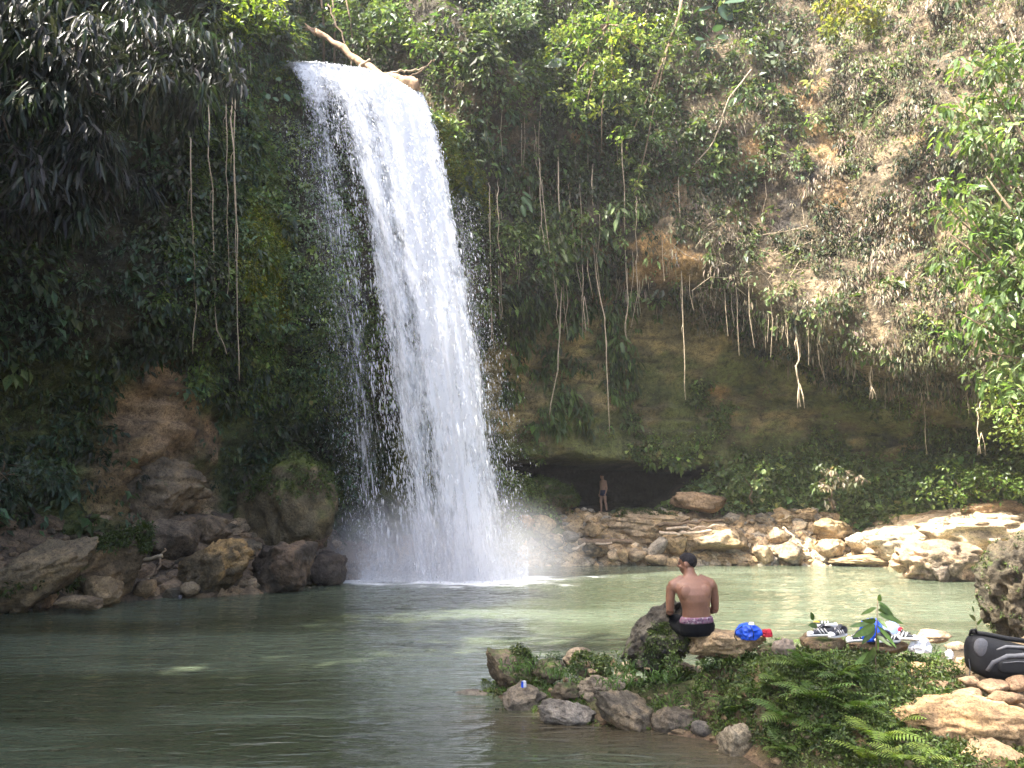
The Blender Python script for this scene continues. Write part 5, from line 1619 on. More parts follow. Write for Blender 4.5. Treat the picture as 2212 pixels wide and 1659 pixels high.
for k, ((px_, py_), sc, nf, br, lab) in enumerate(FERNS):
    r = np.random.default_rng(760 + k)
    p = spit_hit(px_, py_)
    root = empty('fern', tuple(p + [0, 0, -0.02]))
    tag(root, lab, 'fern', 'ferns of the foreground spit')
    for j in range(nf):
        o = link('frond', (FR_B if br else FR_D)[j % 3], M_FERN, root)
        s = sc * 1.08 * r.uniform(0.7, 1.2)
        o.scale = (s, s, s * r.uniform(0.9, 1.3))
        o.rotation_euler = (r.normal(0, .15), -r.uniform(0.1, 0.55), 2 * math.pi * j / nf + r.normal(0, .25))

# ---- herbs, moss and grass of the spit
r = np.random.default_rng(790)
hp = []
while len(hp) < 7500:
    x, y = r.uniform(-0.4, 5.2), r.uniform(5.4, 10.4)
    hp.append((x, y))
hp = np.array(hp)
dS = sdist(hp, SPIT)
nz_ = fbm(np.stack([hp[:, 0], hp[:, 1], 0 * hp[:, 0]], 1) * 1.3, 3, 791)
core = np.exp(-(((hp[:, 0] - 3.0) / 1.1) ** 2 + ((hp[:, 1] - 7.6) / 1.2) ** 2))
keep = (dS > 0.05) & (r.random(len(hp)) < np.clip(0.40 + 1.3 * core + 0.8 * nz_ - 0.7 * sstep(3.9, 4.6, hp[:, 0]), 0, 1))
hp = hp[keep]
core = core[keep]
P0 = np.array([(a, b, spit_z(a, b)) for a, b in hp])
n = len(P0)
m = 22
P, A, N = clump_leaves(P0, np.tile([0, 0, 1.0], (n, 1)), (0.045 + 0.075 * core * r.uniform(0.2, 1.3, n)) * (1 - 0.5 * sstep(7.6, 8.2, hp[:, 1])), m, r, 0.1, 0.5, 0.6)
k = len(P)
base = np.array([(0.05, 0.08, 0.022), (0.07, 0.11, 0.028), (0.10, 0.145, 0.036), (0.065, 0.08, 0.028)])[r.integers(0, 4, n)] * np.exp(r.normal(0, 0.2, (n, 1)))
c = np.clip(np.repeat(base, m, 0) * np.exp(r.normal(0, 0.28, (k, 1))), 0.004, .5)
L = r.uniform(0.014, 0.045, k)
tag(link('spit_herbs', leaf_mesh('spit_herbs', P, A, N, L, L * r.uniform(.4, .75, k), c, 0.2), M_LEAF), 'low green herbs and moss covering the foreground spit', 'herbs', kind='stuff')
bp_ = np.array([spit_hit(r.uniform(1540, 1940), r.uniform(1400, 1640)) for _ in range(150)] + [spit_hit(r.uniform(1080, 1560), r.uniform(1430, 1560)) for _ in range(35)])
bp_ = bp_[bp_[:, 2] > 0.05]
n = len(bp_); m = 70
P, A, N = clump_leaves(bp_, np.tile([0, 0, 1.0], (n, 1)), r.uniform(0.04, 0.14, n), m, r, 0.2, 0.45, 0.6)
k = len(P)
base = np.array([(0.035, 0.06, 0.018), (0.06, 0.095, 0.026), (0.09, 0.13, 0.035)])[r.integers(0, 3, n)]
c = np.repeat(base, m, 0) * np.exp(r.normal(0, 0.3, (k, 1)))
L = r.uniform(0.02, 0.055, k)
tag(link('herb_bushes', leaf_mesh('herb_bushes', P, A, N, L, L * r.uniform(.35, .6, k), c, 0.3), M_LEAF), 'small bushy herbs standing up from the spit between ferns and rocks', 'herbs', kind='stuff')
# herbs on the flank of the spiky rock and the boulders
TUFTS = [(1130, 1440, 60), (1160, 1470, 70), (1190, 1500, 60), (1100, 1490, 40), (1210, 1460, 50), (1230, 1530, 40), (1330, 1480, 50), (1370, 1480, 40), (1430, 1470, 60), (1350, 1450, 40), (1450, 1520, 60), (1480, 1560, 50),
         (1540, 1440, 60), (1590, 1420, 60), (1620, 1440, 60), (1930, 1500, 60), (1980, 1520, 60), (2010, 1505, 40), (1950, 1470, 40), (1820, 1440, 60), (2060, 1600, 70), (2040, 1640, 60), (2100, 1620, 60), (1990, 1640, 50), (1880, 1520, 60),
         (1840, 1640, 50), (1660, 1420, 50), (1700, 1430, 60), (2020, 1420, 40), (1960, 1410, 50), (1520, 1500, 60), (1560, 1550, 50)]
gp, gt = [], []
for (px_, py_, sp) in TUFTS:
    for _ in range(110):
        gp.append(spit_hit(px_ + r.normal(0, sp * .35), py_ + r.normal(0, sp * .18)))
        gt.append(1.0 if px_ > 1900 and py_ > 1480 else 0.0)
gp, gt = np.array(gp), np.array(gt)
n = len(gp)
A = unit(np.stack([r.normal(0, .45, n), r.normal(0, .45, n), np.ones(n)], 1))
c = mixc((0.05, 0.095, 0.022), (0.10, 0.17, 0.035), np.clip(gt * .8 + r.random(n) * .4, 0, 1)) * np.exp(r.normal(0, .25, (n, 1)))
L = r.uniform(0.08, 0.2, n)
tag(link('grass', leaf_mesh('grass', gp - [0, 0, .01], A, unit(r.normal(0, 1, (n, 3)) + [0, -1, .3]), L, 0.013 + 0 * L, c, 0.45, 0.1, 'long'), M_FERN), 'tufts of bright grass between the rocks of the spit', 'grass', kind='stuff')
# moss and small leaves growing on the spiky rock, the mossy boulder top and the left bank
def on_object(o, n, r, zmin=-0.2, side=None):
    me = o.data
    V = np.empty(len(me.vertices) * 3); me.vertices.foreach_get('co', V); V = V.reshape(-1, 3)
    Nn = np.empty(len(me.vertices) * 3); me.vertices.foreach_get('normal', Nn); Nn = Nn.reshape(-1, 3)
    ok = Nn[:, 2] > zmin
    if side is not None:
        ok &= side(V)
    i = r.choice(np.where(ok)[0], n)
    return V[i] + np.array(o.location) + Nn[i] * 0.005, Nn[i]


def find(lbl):
    for o in C.objects:
        if o.get('label') == lbl:
            return o


mp_, mn_, ms_ = [], [], []
for lbl, n, s, side in (('spiky pitted dark rock left of the seated man', 650, 0.028, lambda V: (V[:, 0] > -0.15 + 0.5 * V[:, 2]) & (V[:, 2] < 0.12)),
                        ('huge dark boulder with a tan ridge and mossy top on the left bank', 260, 0.12, lambda V: V[:, 2] > 0.35),
                        ('large mossy mound under the left cliff beside the falls', 420, 0.11, lambda V: V[:, 2] > -0.1),
                        ('long slanted tan slab at the left edge of the bank', 200, 0.12, lambda V: V[:, 2] < -0.2),
                        ('wide layered ledge in front of the cave mouth with a leafy top', 150, 0.10, lambda V: (V[:, 2] > 0.4)),
                        ('tall mossy rock rising at the right edge behind the backpack', 260, 0.035, lambda V: V[:, 2] < 0.9),
                        ('upright block with a grassy back at the left tip of the spit', 120, 0.05, lambda V: V[:, 0] > 0),
                        ('mossy dark rock under the pale flat slab', 160, 0.05, None), ('moss-covered rock in front of the rounded top rock', 120, 0.05, None),
                        ('mossy earth bank on the left side of the cave mouth', 420, 0.12, None)):
    a, b = on_object(find(lbl), n, r, -0.3, side)
    mp_.append(a); mn_.append(b); ms_.append(np.full(n, s))
mp_, mn_, ms_ = np.concatenate(mp_), np.concatenate(mn_), np.concatenate(ms_)
m = 12
P, A, N = clump_leaves(mp_, mn_, ms_ * r.uniform(.5, 1.3, len(ms_)), m, r, 0.3, 0.2, 0.5)
k = len(P)
c = np.array([(0.045, 0.07, 0.016), (0.06, 0.085, 0.018), (0.035, 0.055, 0.016)])[r.integers(0, 3, k)] * np.exp(r.normal(0, .3, (k, 1)))
L = np.repeat(ms_, m) * r.uniform(.5, 1.1, k)
tag(link('rock_moss', leaf_mesh('rock_moss', P, A, N, L, L * r.uniform(.4, .7, k), c, .2), M_LEAF), 'moss and tiny creepers growing on the boulders', 'moss', kind='stuff')

# ================================================================== PEOPLE
def skin_material(name, col):
    m, nt, p = new_mat(name)
    tc = node(nt, 'ShaderNodeTexCoord').outputs['Object']
    n1 = noise_node(nt, 7, 5, 0.6, tc)
    n2 = noise_node(nt, 90, 3, 0.6, tc)
    r1 = ramp(nt, n1.outputs[0], [(0.3, tuple(c * .82 for c in col)), (0.7, tuple(c * 1.15 for c in col))])
    r2 = ramp(nt, n2.outputs[0], [(0.35, (.86, .84, .82)), (0.6, (1.04, 1.03, 1.02))])
    nt.links.new(mul_col(nt, r1.outputs[0], r2.outputs[0]), p.inputs['Base Color'])
    p.inputs['Roughness'].default_value = 0.48
    p.inputs['Specular IOR Level'].default_value = 0.4
    p.inputs['Subsurface Weight'].default_value = 0.12
    p.inputs['Subsurface Radius'].default_value = (0.02, 0.008, 0.004)
    b = node(nt, 'ShaderNodeBump'); b.inputs['Strength'].default_value = 0.15; b.inputs['Distance'].default_value = 0.004
    nt.links.new(n2.outputs[0], b.inputs['Height']); nt.links.new(b.outputs[0], p.inputs['Normal'])
    return m


M_SKIN = skin_material('brown_skin', (0.19, 0.098, 0.062))
M_SKIN2 = skin_material('tanned_skin', (0.32, 0.19, 0.135))
M_HAIR = plain_material('greying_hair', (0.016, 0.015, 0.016), 0.8, 0.12, 70, 0.95, 0.8, 0.01)
M_HAIR2 = plain_material('dark_hair', (0.015, 0.012, 0.01), 0.6, 0.4, 60, 0.5, 0.6, 0.01)
M_SHORT = plain_material('black_shorts', (0.005, 0.0055, 0.007), 0.9, 0.15, 14, 0.3, 0.35, 0.02)
M_NAVY = plain_material('navy_trunks', (0.010, 0.014, 0.05), 0.7, 0.3, 14, 0.3, 0.3, 0.02)
M_EYE = plain_material('eye', (0.10, 0.09, 0.085), 0.2, 0.6, 30, 0.1)
mw, nt, p = new_mat('floral_waistband')
tc = node(nt, 'ShaderNodeTexCoord').outputs['Object']
vo = node(nt, 'ShaderNodeTexVoronoi'); vo.inputs['Scale'].default_value = 55
nt.links.new(tc, vo.inputs['Vector'])
rw = ramp(nt, vo.outputs['Color'], [(0.2, (0.05, 0.02, 0.05)), (0.45, (0.22, 0.10, 0.15)), (0.65, (0.10, 0.07, 0.09)), (0.85, (0.34, 0.28, 0.30))])
nt.links.new(rw.outputs[0], p.inputs['Base Color']); p.inputs['Roughness'].default_value = 0.8


def head_into(mb, c, yaw, pitch=0.0):
    R = Matrix.Rotation(yaw, 4, 'Z') @ Matrix.Rotation(pitch, 4, 'X')
    T = lambda v: tuple(np.array(c) + np.array(R @ Vector(v)))
    mb.ball(T((0, -.012, .012)), (.076, .096, .092), R, 20, 14)
    mb.ball(T((0, .028, -.045)), (.060, .064, .072), R)
    mb.ball(T((0, .062, -.098)), (.032, .028, .024), R)
    mb.tube([T((0, .088, .012)), T((0, .106, -.026)), T((0, .098, -.040))], [.011, .016, .017], 8)
    mb.ball(T((0, .076, .018)), (.054, .020, .012), R)
    mb.ball(T((0, .088, -.070)), (.024, .013, .012), R)
    for s in (-1, 1):
        mb.ball(T((s * .045, .066, -.034)), (.020, .018, .018), R)
        mb.ball(T((s * .080, -.008, -.022)), (.010, .022, .036), R @ Matrix.Rotation(s * -0.35, 4, 'Z'))
    return R, T


def hand_into(mb, wrist, d, up, side, curl=0.5):
    """palm, four fingers of different length and a thumb leaving the side of the palm"""
    d, up = unit(np.array(d, float)), np.array(up, float)
    x = unit(np.cross(d, up)) * side
    up = unit(np.cross(x, d)) * (1 if np.dot(np.cross(x, d), up) > 0 else -1)
    w = np.array(wrist, float)
    mb.tube([w, w + d * .04, w + d * .085], [.026, .036, .034], 10, squash=0.55)
    for k, (o, L) in enumerate(((-.027, .070), (-.009, .080), (.009, .075), (.026, .058))):
        b = w + d * .080 + x * o
        e1 = b + d * L * .45 - up * L * .10 * curl * 2
        e2 = e1 + (d * (1 - curl) - up * curl) * L * .35
        e3 = e2 + (d * (.6 - curl) - up * (curl + .4)) * L * .25
        mb.tube([b - d * .02, e1, e2, e3], [.0095, .009, .0085, .007], 8)
    b = w + d * .022 + x * -.026
    mb.tube([b, b - x * .030 + d * .030 - up * .006, b - x * .034 + d * .058 - up * .014], [.0125, .011, .009], 8)


def hair_cap(T, R, thick=1.06, seed=0):
    V, F = ico(4)
    V = V * [.076, .096, .092] * thick
    q = fbm(V * 60, 3, seed)
    V = V * (1 + 0.02 * q)[:, None]
    cut = V[:, 2] > np.interp(V[:, 1], [-.11, -.055, -.035, -.01, .015, .05, .085, .1], [-.10, -.088, -.055, -.012, -.02, .018, .05, .07])
    fk = cut[F].all(1)
    F2 = F[fk]
    used = np.unique(F2)
    mp2 = -np.ones(len(V), int); mp2[used] = np.arange(len(used))
    W = np.array([T(tuple(v + np.array([0, -.012, .012]))) for v in V[used]])
    cen = np.array(T((0, -.012, .0)))
    inn = cen + (W - cen) * 0.93
    n = len(W)
    Ft = np.concatenate([mp2[F2], mp2[F2][:, ::-1] + n])
    return np.concatenate([W, inn]), Ft


def seated_man():
    seat = at(1506, 1372, 8.35)
    mb = MB()
    mb.rings([(0, .03, .015, .150, .115), (0, .02, .06, .178, .135), (0, .0, .13, .172, .130), (.0, -.025, .21, .150, .112), (-.004, -.04, .29, .146, .108), (-.008, -.05, .37, .162, .116),
              (-.012, -.045, .45, .183, .122), (-.016, -.025, .52, .196, .118), (-.018, .0, .575, .190, .102), (-.02, .025, .61, .135, .080), (-.02, .045, .64, .080, .066), (-.02, .058, .675, .060, .060), (-.02, .07, .72, .056, .058)], 22)
    for s in (-1, 1):                       # shoulder blades and shoulders
        mb.ball((s * .098 - .015, -.115, .47), (.07, .035, .085), Matrix.Rotation(s * .25, 4, 'Y'))
        mb.ball((s * .20 - .016, .015, .535), (.062, .068, .070))
        mb.tube([(s * .085 - .018, .03, .615), (s * .165 - .016, .015, .575), (s * .205 - .015, .012, .55)], [.05, .052, .055], 10)
        sh = np.array((s * .222 - .016, .02, .53))
        el = np.array((.238, .085, .255)) if s > 0 else np.array((-.256, .07, .26))
        wr = np.array((s * .205, .33, .195))
        mb.tube([sh, sh * .5 + el * .5 + [s * .006, -.006, 0], el], [.054, .049, .040], 12)
        mb.tube([el, el * .65 + wr * .35, wr], [.042, .041, .027], 12)
        hand_into(mb, wr, (-s * .25, .9, -.12), (0, .1, 1), s, .45)
        hip, kn, an = np.array((s * .095, .05, .085)), np.array((s * .185, .46, .115)), np.array((s * .175, .50, -.31))
        mb.tube([hip, hip * .5 + kn * .5, kn], [.098, .085, .060], 14)
        mb.tube([kn, kn * .7 + an * .3 + [0, -.018, 0], an], [.058, .056, .036], 12)
        mb.tube([an + [0, -.04, -.02], an + [0, .05, -.045], an + [s * .01, .16, -.062]], [.036, .038, .026], 10, squash=.8)
        for t_ in range(5):
            b = an + [s * .01 + (t_ - 2) * .017 * 1.0, .16, -.064]
            mb.tube([b, b + [0, .04 - .004 * abs(t_ - (1 if s < 0 else 3)), -.006]], [.010, .008], 6)
    hc = np.array((-.03, .095, .785))
    R, T = head_into(mb, hc, math.radians(58), math.radians(-8))
    me = fuse('person', mb, 0.0098, 3, .5)
    man = link('person', me, M_SKIN, None, tuple(seat))
    man.rotation_euler = (0, math.radians(-2), math.radians(3))
    man.scale = (.99, .96, .94)
    tag(man, 'shirtless man in black shorts sitting with his back turned, looking left', 'person')
    hv, hf = hair_cap(T, R, 1.055, 3)
    link('hair', mesh_np('hair', hv, hf, None, True), M_HAIR, man)
    for s in (-1, 1):
        link('eye', MB().ball(T((s * .03, .076, 0.0)), .0125, None, 10, 8).mesh('eye'), M_EYE, man)
    sb = MB()
    sb.rings([(0, .03, -.005, .165, .130), (0, .02, .05, .190, .150), (0, .0, .115, .186, .143), (0, -.012, .155, .176, .132)], 22)
    for s in (-1, 1):
        hip, kn = np.array((s * .10, .05, .085)), np.array((s * .180, .40, .112))
        sb.tube([hip, hip * .5 + kn * .5, kn], [.112, .102, .086], 14)
    link('shorts', fuse('shorts', sb, 0.010, 3), M_SHORT, man)
    wb = MB()
    wb.rings([(0, -.010, .138, .180, .137), (0, -.014, .160, .178, .136), (0, -.022, .190, .170, .130), (0, -.027, .206, .162, .123)], 30)
    link('waistband', wb.mesh('waistband'), mw, man)
    return man


def standing_man():
    foot = at(1304, 1107, 35.2)
    mb = MB()
    mb.rings([(0, 0, .80, .13, .10), (0, -.005, .88, .165, .115), (0, 0, .96, .155, .108), (0, .01, 1.05, .140, .100), (0, .01, 1.16, .155, .108), (0, 0, 1.28, .178, .115), (0, -.005, 1.37, .185, .105), (0, 0, 1.42, .13, .08),
              (0, .01, 1.45, .07, .062), (0, .02, 1.49, .056, .056), (0, .035, 1.55, .054, .056)], 20)
    for s in (-1, 1):
        mb.ball((s * .185, 0, 1.37), (.060, .062, .065))
        sh, el, wr = np.array((s * .20, 0, 1.36)), np.array((s * .245, -.03, 1.07)), np.array((s * .235, .05, .83))
        mb.tube([sh, (sh + el) / 2, el], [.052, .046, .038], 10)
        mb.tube([el, el * .65 + wr * .35, wr], [.040, .038, .026], 10)
        hand_into(mb, wr, (0, .2, -1), (s, 0, 0), s, .25)
        hip, kn, an = np.array((s * .092, 0, .86)), np.array((s * .105, .025 + .05 * s, .48)), np.array((s * .115, -.02 + .07 * s, .08))
        mb.tube([hip, (hip + kn) / 2, kn], [.092, .078, .056], 12)
        mb.tube([kn, kn * .7 + an * .3 + [0, -.02, 0], an], [.054, .054, .034], 12)
        mb.tube([an + [0, -.045, -.035], an + [0, .05, -.045], an + [0, .15, -.058]], [.036, .036, .024], 10, squash=.8)
    hc = np.array((0, .06, 1.615))
    R, T = head_into(mb, hc, math.radians(15), math.radians(-22))
    man = link('person', fuse('person', mb, 0.0125, 2), M_SKIN2, None, tuple(foot))
    man.rotation_euler = (0, 0, math.radians(118))
    tag(man, 'bather in navy swim trunks standing in the mouth of the cave', 'person')
    hv, hf = hair_cap(T, R, 1.05, 4)
    link('hair', mesh_np('hair', hv, hf, None, True), M_HAIR2, man)
    for s in (-1, 1):
        link('eye', MB().ball(T((s * .03, .076, 0.0)), .0125, None, 10, 8).mesh('eye'), M_EYE, man)
    sb = MB()
    sb.rings([(0, 0, .79, .145, .115), (0, -.005, .88, .178, .128), (0, 0, .96, .166, .120), (0, .005, 1.00, .156, .113)], 20)
    for s in (-1, 1):
        sb.tube([(s * .092, 0, .86), (s * .097, .01, .74)], [.104, .098], 14)
    link('swim_trunks', fuse('swim_trunks', sb, 0.012, 2), M_NAVY, man)
    return man


seated_man()
standing_man()

# ================================================================== BELONGINGS
M_BLUE = plain_material('blue_nylon', (0.012, 0.075, 0.52), 0.45, 0.5, 12, 0.35, 0.5, 0.03)
M_RED = plain_material('red_cloth', (0.33, 0.02, 0.035), 0.8, 0.2, 15, 0.3, 0.5, 0.02)
M_WHITE = plain_material('white_cloth', (0.62, 0.63, 0.66), 0.8, 0.2, 15, 0.2, 0.4, 0.02)
M_TAUPE = plain_material('taupe_cloth', (0.19, 0.155, 0.12), 0.9, 0.2, 12, 0.4, 0.5, 0.03)
M_SHOE = plain_material('dark_shoe_leather', (0.032, 0.034, 0.04), 0.5, 0.4, 20, 0.3, 0.2, 0.01)
M_OLIVE = plain_material('olive_shoe_mesh', (0.05, 0.062, 0.045), 0.7, 0.3, 40, 0.3, 0.2, 0.01)
M_SOLE = plain_material('white_rubber', (0.66, 0.65, 0.62), 0.6, 0.4, 20, 0.15)
M_YEL = plain_material('yellow_rubber', (0.75, 0.48, 0.02), 0.5, 0.4, 20, 0.1)
M_CAP = plain_material('grey_blue_cap', (0.16, 0.21, 0.36), 0.85, 0.2, 30, 0.2, 0.2, 0.01)
M_BLK = plain_material('black_pack_fabric', (0.006, 0.0065, 0.008), 0.65, 0.3, 45, 0.35, 0.3, 0.008)
M_GRY = plain_material('grey_pack_fabric', (0.085, 0.088, 0.097), 0.7, 0.3, 45, 0.2, 0.3, 0.008)


def crumple(name, label, cat, px0, py0, px1, py1, Y, mat, seed, dr=0.7, sharp=0.3, drop=0.0):
    """a soft folded thing lying on the ground: many creases, flat underside"""
    a, b = at(px0, (py0 + py1) / 2, Y), at(px1, (py0 + py1) / 2, Y)
    t, u = at((px0 + px1) / 2, py0, Y), at((px0 + px1) / 2, py1, Y)
    w, h = (b[0] - a[0]) / 2, (t[2] - u[2])
    V, F = ico(5)
    so = np.random.default_rng(seed).uniform(-20, 20, 3)
    V = V.copy()
    V = V * (1 + 0.22 * fbm(V * 1.4 + so, 2, seed) - sharp * np.abs(vnoise(V * [2.4, 2.4, 1.6] + so, seed + 1)) + 0.07 * ridged(V * 5 + so, 2, seed + 2))[:, None]
    lo, hi = V.min(0), V.max(0)
    V = (V - (lo + hi) / 2) / ((hi - lo) / 2)
    V[:, 2] = np.where(V[:, 2] < -0.55, -0.55 + 0.15 * (V[:, 2] + 0.55), V[:, 2])
    V[:, 2] = (V[:, 2] + 0.62) / 1.62 * h
    V = V * [w, w * dr, 1]
    o = link(name, mesh_np(name, V, F, None, True), mat, None, (float((a[0] + b[0]) / 2), float(Y), float(u[2] - drop)))
    tag(o, label, cat)
    return o


bag = crumple('drawstring_bag', 'crumpled bright blue drawstring bag on the slab right of the seated man', 'bag', 1587, 1346, 1648, 1382, 8.2, M_BLUE, 801)
w_, h_ = bag.dimensions.x / 2, 0.17
link('drawstring', MB().tube([(-w_ * .6, -.06, .14), (-w_ * 1.05, -.07, .10), (-w_ * 1.15, -.06, .04), (-w_ * 1.0, -.08, .0)], .005, 6).mesh('drawstring'), M_BLK, bag)
link('drawstring', MB().tube([(-w_ * .1, -.10, .15), (w_ * .1, -.115, .09), (w_ * .05, -.12, .03)], .004, 6).mesh('drawstring'), M_BLK, bag)
link('tag', MB().tube([(-.01, -.055, .165), (.035, -.05, .160)], [.022, .022], 4).mesh('tag', False), M_WHITE, bag)
crumple('red_cloth', 'small dark red cloth beside the blue drawstring bag', 'cloth', 1643, 1358, 1668, 1376, 8.3, M_RED, 802)
crumple('brown_cloth', 'crumpled grey-brown cloth lying in the herbs', 'cloth', 1668, 1378, 1716, 1414, 7.9, M_TAUPE, 803, 0.8)
crumple('blue_garment', 'crumpled bright blue garment left of the grey-blue cap', 'garment', 1856, 1334, 1908, 1386, 7.95, M_BLUE, 804, 0.7, 0.4)
crumple('white_cloth', 'white striped cloth trailing down to the right of the cap', 'cloth', 1962, 1378, 2016, 1410, 7.9, M_WHITE, 805, 0.5, 0.4)
crumple('white_scrap', 'small white scrap on the earth left of the backpack', 'scrap', 2042, 1402, 2060, 1424, 7.9, M_WHITE, 806, 0.6)
crumple('white_scrap', 'tiny white scrap at the left waterline', 'scrap', 384, 1285, 393, 1295, 19.3, M_GRY, 807, 0.8)
ct = at(1132, 1478, 9.0)
car = empty('carton', tuple(ct)); tag(car, 'tiny blue and white carton on the rocks of the spit tip', 'carton')
link('carton_side', MB().tube([(0, 0, -.03), (0, 0, .035)], [.026, .024], 4).mesh('carton_side', False), M_WHITE, car)
link('carton_band', MB().tube([(-.012, -.006, -.032), (-.012, -.006, .030)], [.022, .02], 4).mesh('carton_band', False), M_BLUE, car)


def shoe(label, px, py, Y, rz, rx=0.0, upper=None, scale=1.0, disc=False):
    p = at(px, py, Y)
    root = empty('shoe', tuple(p))
    root.rotation_euler = (rx, 0, rz)
    root.scale = (scale,) * 3
    tag(root, label, 'shoe', 'shoes left on the spit')
    up = upper or M_SHOE
    xs = np.linspace(-.13, .15, 13)
    half = np.interp(xs, [-.13, -.10, -.03, .05, .11, .15], [.020, .034, .033, .043, .040, .014])
    top = np.interp(xs, [-.13, -.11, -.06, -.02, .03, .08, .12, .15], [.085, .095, .082, .085, .078, .055, .045, .028])
    def body(z0, zt, g, name, mat):
        V, F = [], []
        n = 10
        for x, h, t in zip(xs, half, zt):
            for k in range(n):
                a = math.pi * 2 * k / n
                V.append((x * (1.03 if g > 1 else 1), h * g * math.cos(a) * (1.0 if math.sin(a) < 0.3 else .75), z0 + (t - z0) * (0.5 + 0.5 * math.sin(a))))
        m = len(xs)
        for i in range(m - 1):
            for k in range(n):
                k2 = (k + 1) % n
                F.append((i * n + k, i * n + k2, (i + 1) * n + k2, (i + 1) * n + k))
        F.append(tuple(range(n))[::-1]); F.append(tuple((m - 1) * n + k for k in range(n)))
        me = MB(); me.add(V, F)
        return link(name, me.mesh(name), mat, root)
    upr = body(0.012, top, 1.0, 'upper', up)
    sol = body(-0.006, np.full(13, 0.026), 1.12, 'sole', M_SOLE)
    link('toe_cap', MB().ball((.118, 0, .028), (.036, .040, .024)).mesh('toe_cap'), M_SOLE, sol)
    for s in (-1, 1):
        for k in range(3):
            x = -.03 + .035 * k
            link('stripe', MB().tube([(x - .012, s * .041, .022), (x + .002, s * .040, .045), (x + .016, s * .030, .070)], [.006, .006, .005], 6).mesh('stripe'), M_SOLE, upr)
    link('tongue', MB().ball((-.005, 0, .092), (.045, .024, .014), Matrix.Rotation(.5, 4, 'Y')).mesh('tongue'), up, upr)
    link('opening', MB().ball((-.062, 0, .086), (.045, .024, .012)).mesh('opening'), M_YEL if disc else M_BLK, upr)
    for k in range(4):
        link('lace', MB().tube([(.005 + .018 * k, -.024, .088 - .010 * k), (.005 + .018 * k, .024, .088 - .010 * k)], .0035, 5).mesh('lace'), M_SOLE, upr)
    return root


shoe('dark striped sneaker lying with its white toe to the left', 1776, 1374, 7.9, math.radians(188), 0.15)
shoe('dark sneaker with a white sole right of the striped one', 1810, 1374, 7.95, math.radians(215), -0.2)
sh3 = shoe('olive shoe standing upright with a yellow inside, behind the striped sneaker', 1784, 1356, 8.1, math.radians(80), 0.0, M_OLIVE, 0.95, True)
sh3.rotation_euler = (math.radians(-62), 0, math.radians(10))
shoe('striped sneaker tipped over below the grey-blue cap', 1916, 1384, 7.85, math.radians(15), 0.35)
shoe('dark shoe with a pale toe at the right of the cap', 1948, 1382, 7.9, math.radians(-20), -0.3)
shoe('white-soled shoe half hidden left of the sapling', 1858, 1386, 7.95, math.radians(195), 0.3)

cp = at(1926, 1372, 8.0)
cap = empty('cap', tuple(cp), 0.2); tag(cap, 'grey-blue baseball cap lying among the clothes', 'cap')
cb_ = MB(); V, F = ico(3); Vc = V * [.105, .10, .115]; cb_.add(Vc + [0, 0, .02], F)
link('crown', cb_.mesh('crown'), M_CAP, cap)
link('brim', MB().ball((.105, -.02, .035), (.09, .085, .010), Matrix.Rotation(.2, 4, 'Y')).mesh('brim'), M_SHOE, cap)
link('badge', MB().ball((.035, -.090, .065), (.035, .014, .026), Matrix.Rotation(.3, 4, 'Z')).mesh('badge'), M_RED, cap)
link('button', MB().ball((0, 0, .136), .010).mesh('button'), M_CAP, cap)

# backpack lying on its side at the right edge
bp0 = at(2180, 1462, 7.35)
pack = empty('backpack', tuple(bp0), math.radians(-6)); tag(pack, 'black and grey backpack lying on its side at the right edge', 'backpack')


def superball(c, r, e, nu=28, nv=18):
    f = lambda v: np.sign(v) * abs(v) ** e
    V, F = [], []
    for j in range(nv + 1):
        ph = -math.pi / 2 + math.pi * j / nv
        for k in range(nu):
            th = 2 * math.pi * k / nu
            V.append((c[0] + r[0] * f(math.cos(ph)) * f(math.cos(th)), c[1] + r[1] * f(math.cos(ph)) * f(math.sin(th)), c[2] + r[2] * f(math.sin(ph))))
    for j in range(nv):
        for k in range(nu):
            k2 = (k + 1) % nu
            F.append((j * nu + k, j * nu + k2, (j + 1) * nu + k2, (j + 1) * nu + k))
    return np.array(V), F


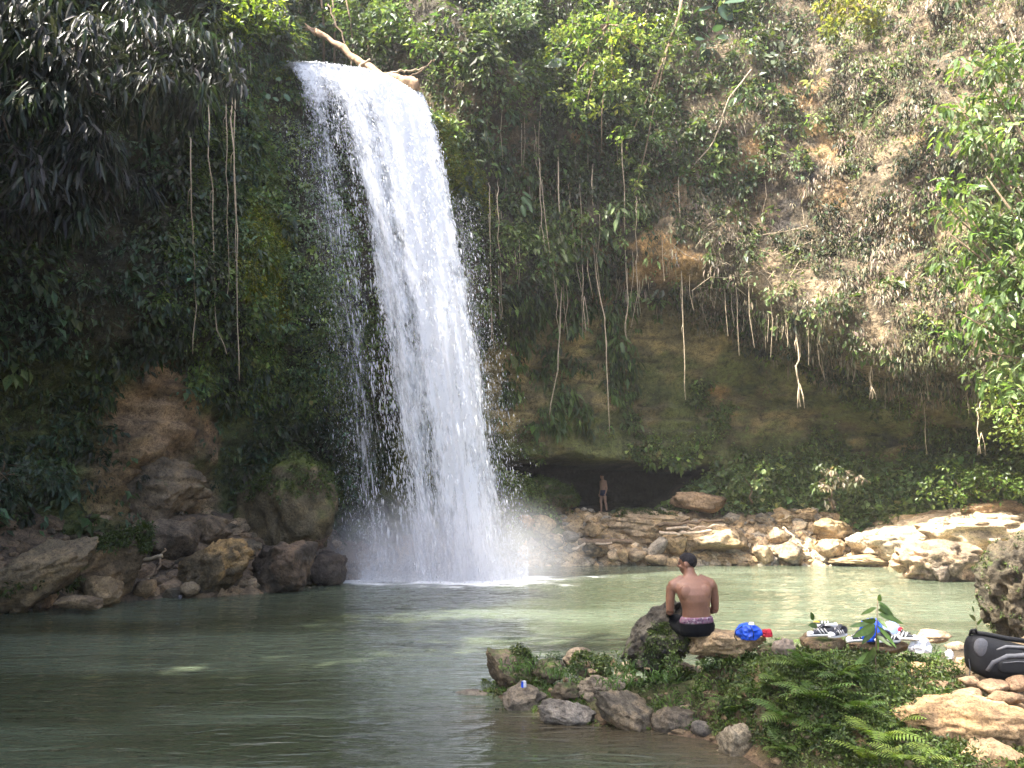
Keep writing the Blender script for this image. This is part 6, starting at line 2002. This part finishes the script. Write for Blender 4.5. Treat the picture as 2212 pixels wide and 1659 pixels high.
V, F = superball((0, 0, 0), (1, 1, 1), .62)
q = fbm(V * 2.0, 3, 5)
X = V * (1 + .06 * q)[:, None]
hgt = np.interp(X[:, 0], [-1, -.75, 0, 1], [.215, .205, .165, .13])
X = np.stack([X[:, 0] * .36, X[:, 1] * .15, X[:, 2] * hgt + hgt - .02], 1)
link('main_compartment', MB().add(X, F).mesh('main_compartment'), M_BLK, pack)
link('grey_patch', MB().ball((-.262, -.108, .268), (.072, .030, .085), Matrix.Rotation(.1, 4, 'Z'), 20, 12).mesh('grey_patch'), M_GRY, pack)
link('side_panel', MB().tube([(-.24, -.118, .07), (-.19, -.133, .15), (-.07, -.140, .205), (.1, -.136, .215), (.3, -.12, .18)], [.020, .022, .022, .022, .02], 10).mesh('side_panel'), M_GRY, pack)
link('side_panel', MB().tube([(-.15, -.133, .255), (-.06, -.130, .285), (.08, -.125, .28), (.26, -.115, .25)], [.010, .014, .014, .012], 10).mesh('side_panel'), M_GRY, pack)
pkt = link('pocket', MB().add(*(lambda a: (a[0] * [1, 1, 1] + [.06, -.135, .115], a[1]))(superball((0, 0, 0), (.22, .036, .07), .6))).mesh('pocket'), M_BLK, pack)
link('zip', MB().tube([(-.12, -.168, .15), (.0, -.174, .165), (.2, -.168, .155)], .005, 6).mesh('zip'), M_GRY, pkt)
link('shoulder_strap', MB().tube([(-.30, .02, .385), (-.18, -.02, .375), (.0, -.04, .34), (.2, -.03, .315), (.36, 0, .29)], [.018, .022, .024, .022, .018], 8, squash=.5).mesh('shoulder_strap'), M_BLK, pack)
link('haul_loop', MB().tube([(-.31, .0, .36), (-.30, -.03, .412), (-.265, -.03, .415), (-.245, 0, .375)], .012, 8).mesh('haul_loop'), M_BLK, pack)
link('drawcord', MB().tube([(-.36, -.06, .16), (-.375, -.10, .08), (-.39, -.11, .02), (-.42, -.10, .03)], .006, 6).mesh('drawcord'), M_BLK, pack)

# ================================================================== HAZE: thin volume added to lift the shadows and soften contrast
hm, nt, p = new_mat('added_haze')
nt.nodes.remove(p)
pv = node(nt, 'ShaderNodeVolumePrincipled')
pv.inputs['Color'].default_value = (0.93, 0.95, 1.0, 1)
pv.inputs['Density'].default_value = 0.0005
pv.inputs['Anisotropy'].default_value = 0.2
nt.links.new(pv.outputs[0], nt.nodes['Material Output'].inputs['Volume'])
hx0, hx1, hy0, hy1, hz0, hz1 = -40, 40, -14, 60, -3.0, 34.0
hv = [(x, y, z) for x in (hx0, hx1) for y in (hy0, hy1) for z in (hz0, hz1)]
hf = [(0, 1, 3, 2), (4, 6, 7, 5), (0, 4, 5, 1), (2, 3, 7, 6), (0, 2, 6, 4), (1, 5, 7, 3)]
hz = link('added_haze', MB().add(hv, hf).mesh('added_haze', False), hm)
tag(hz, 'thin veil added to lift the shadows of the gorge', 'added_haze', kind='stuff')
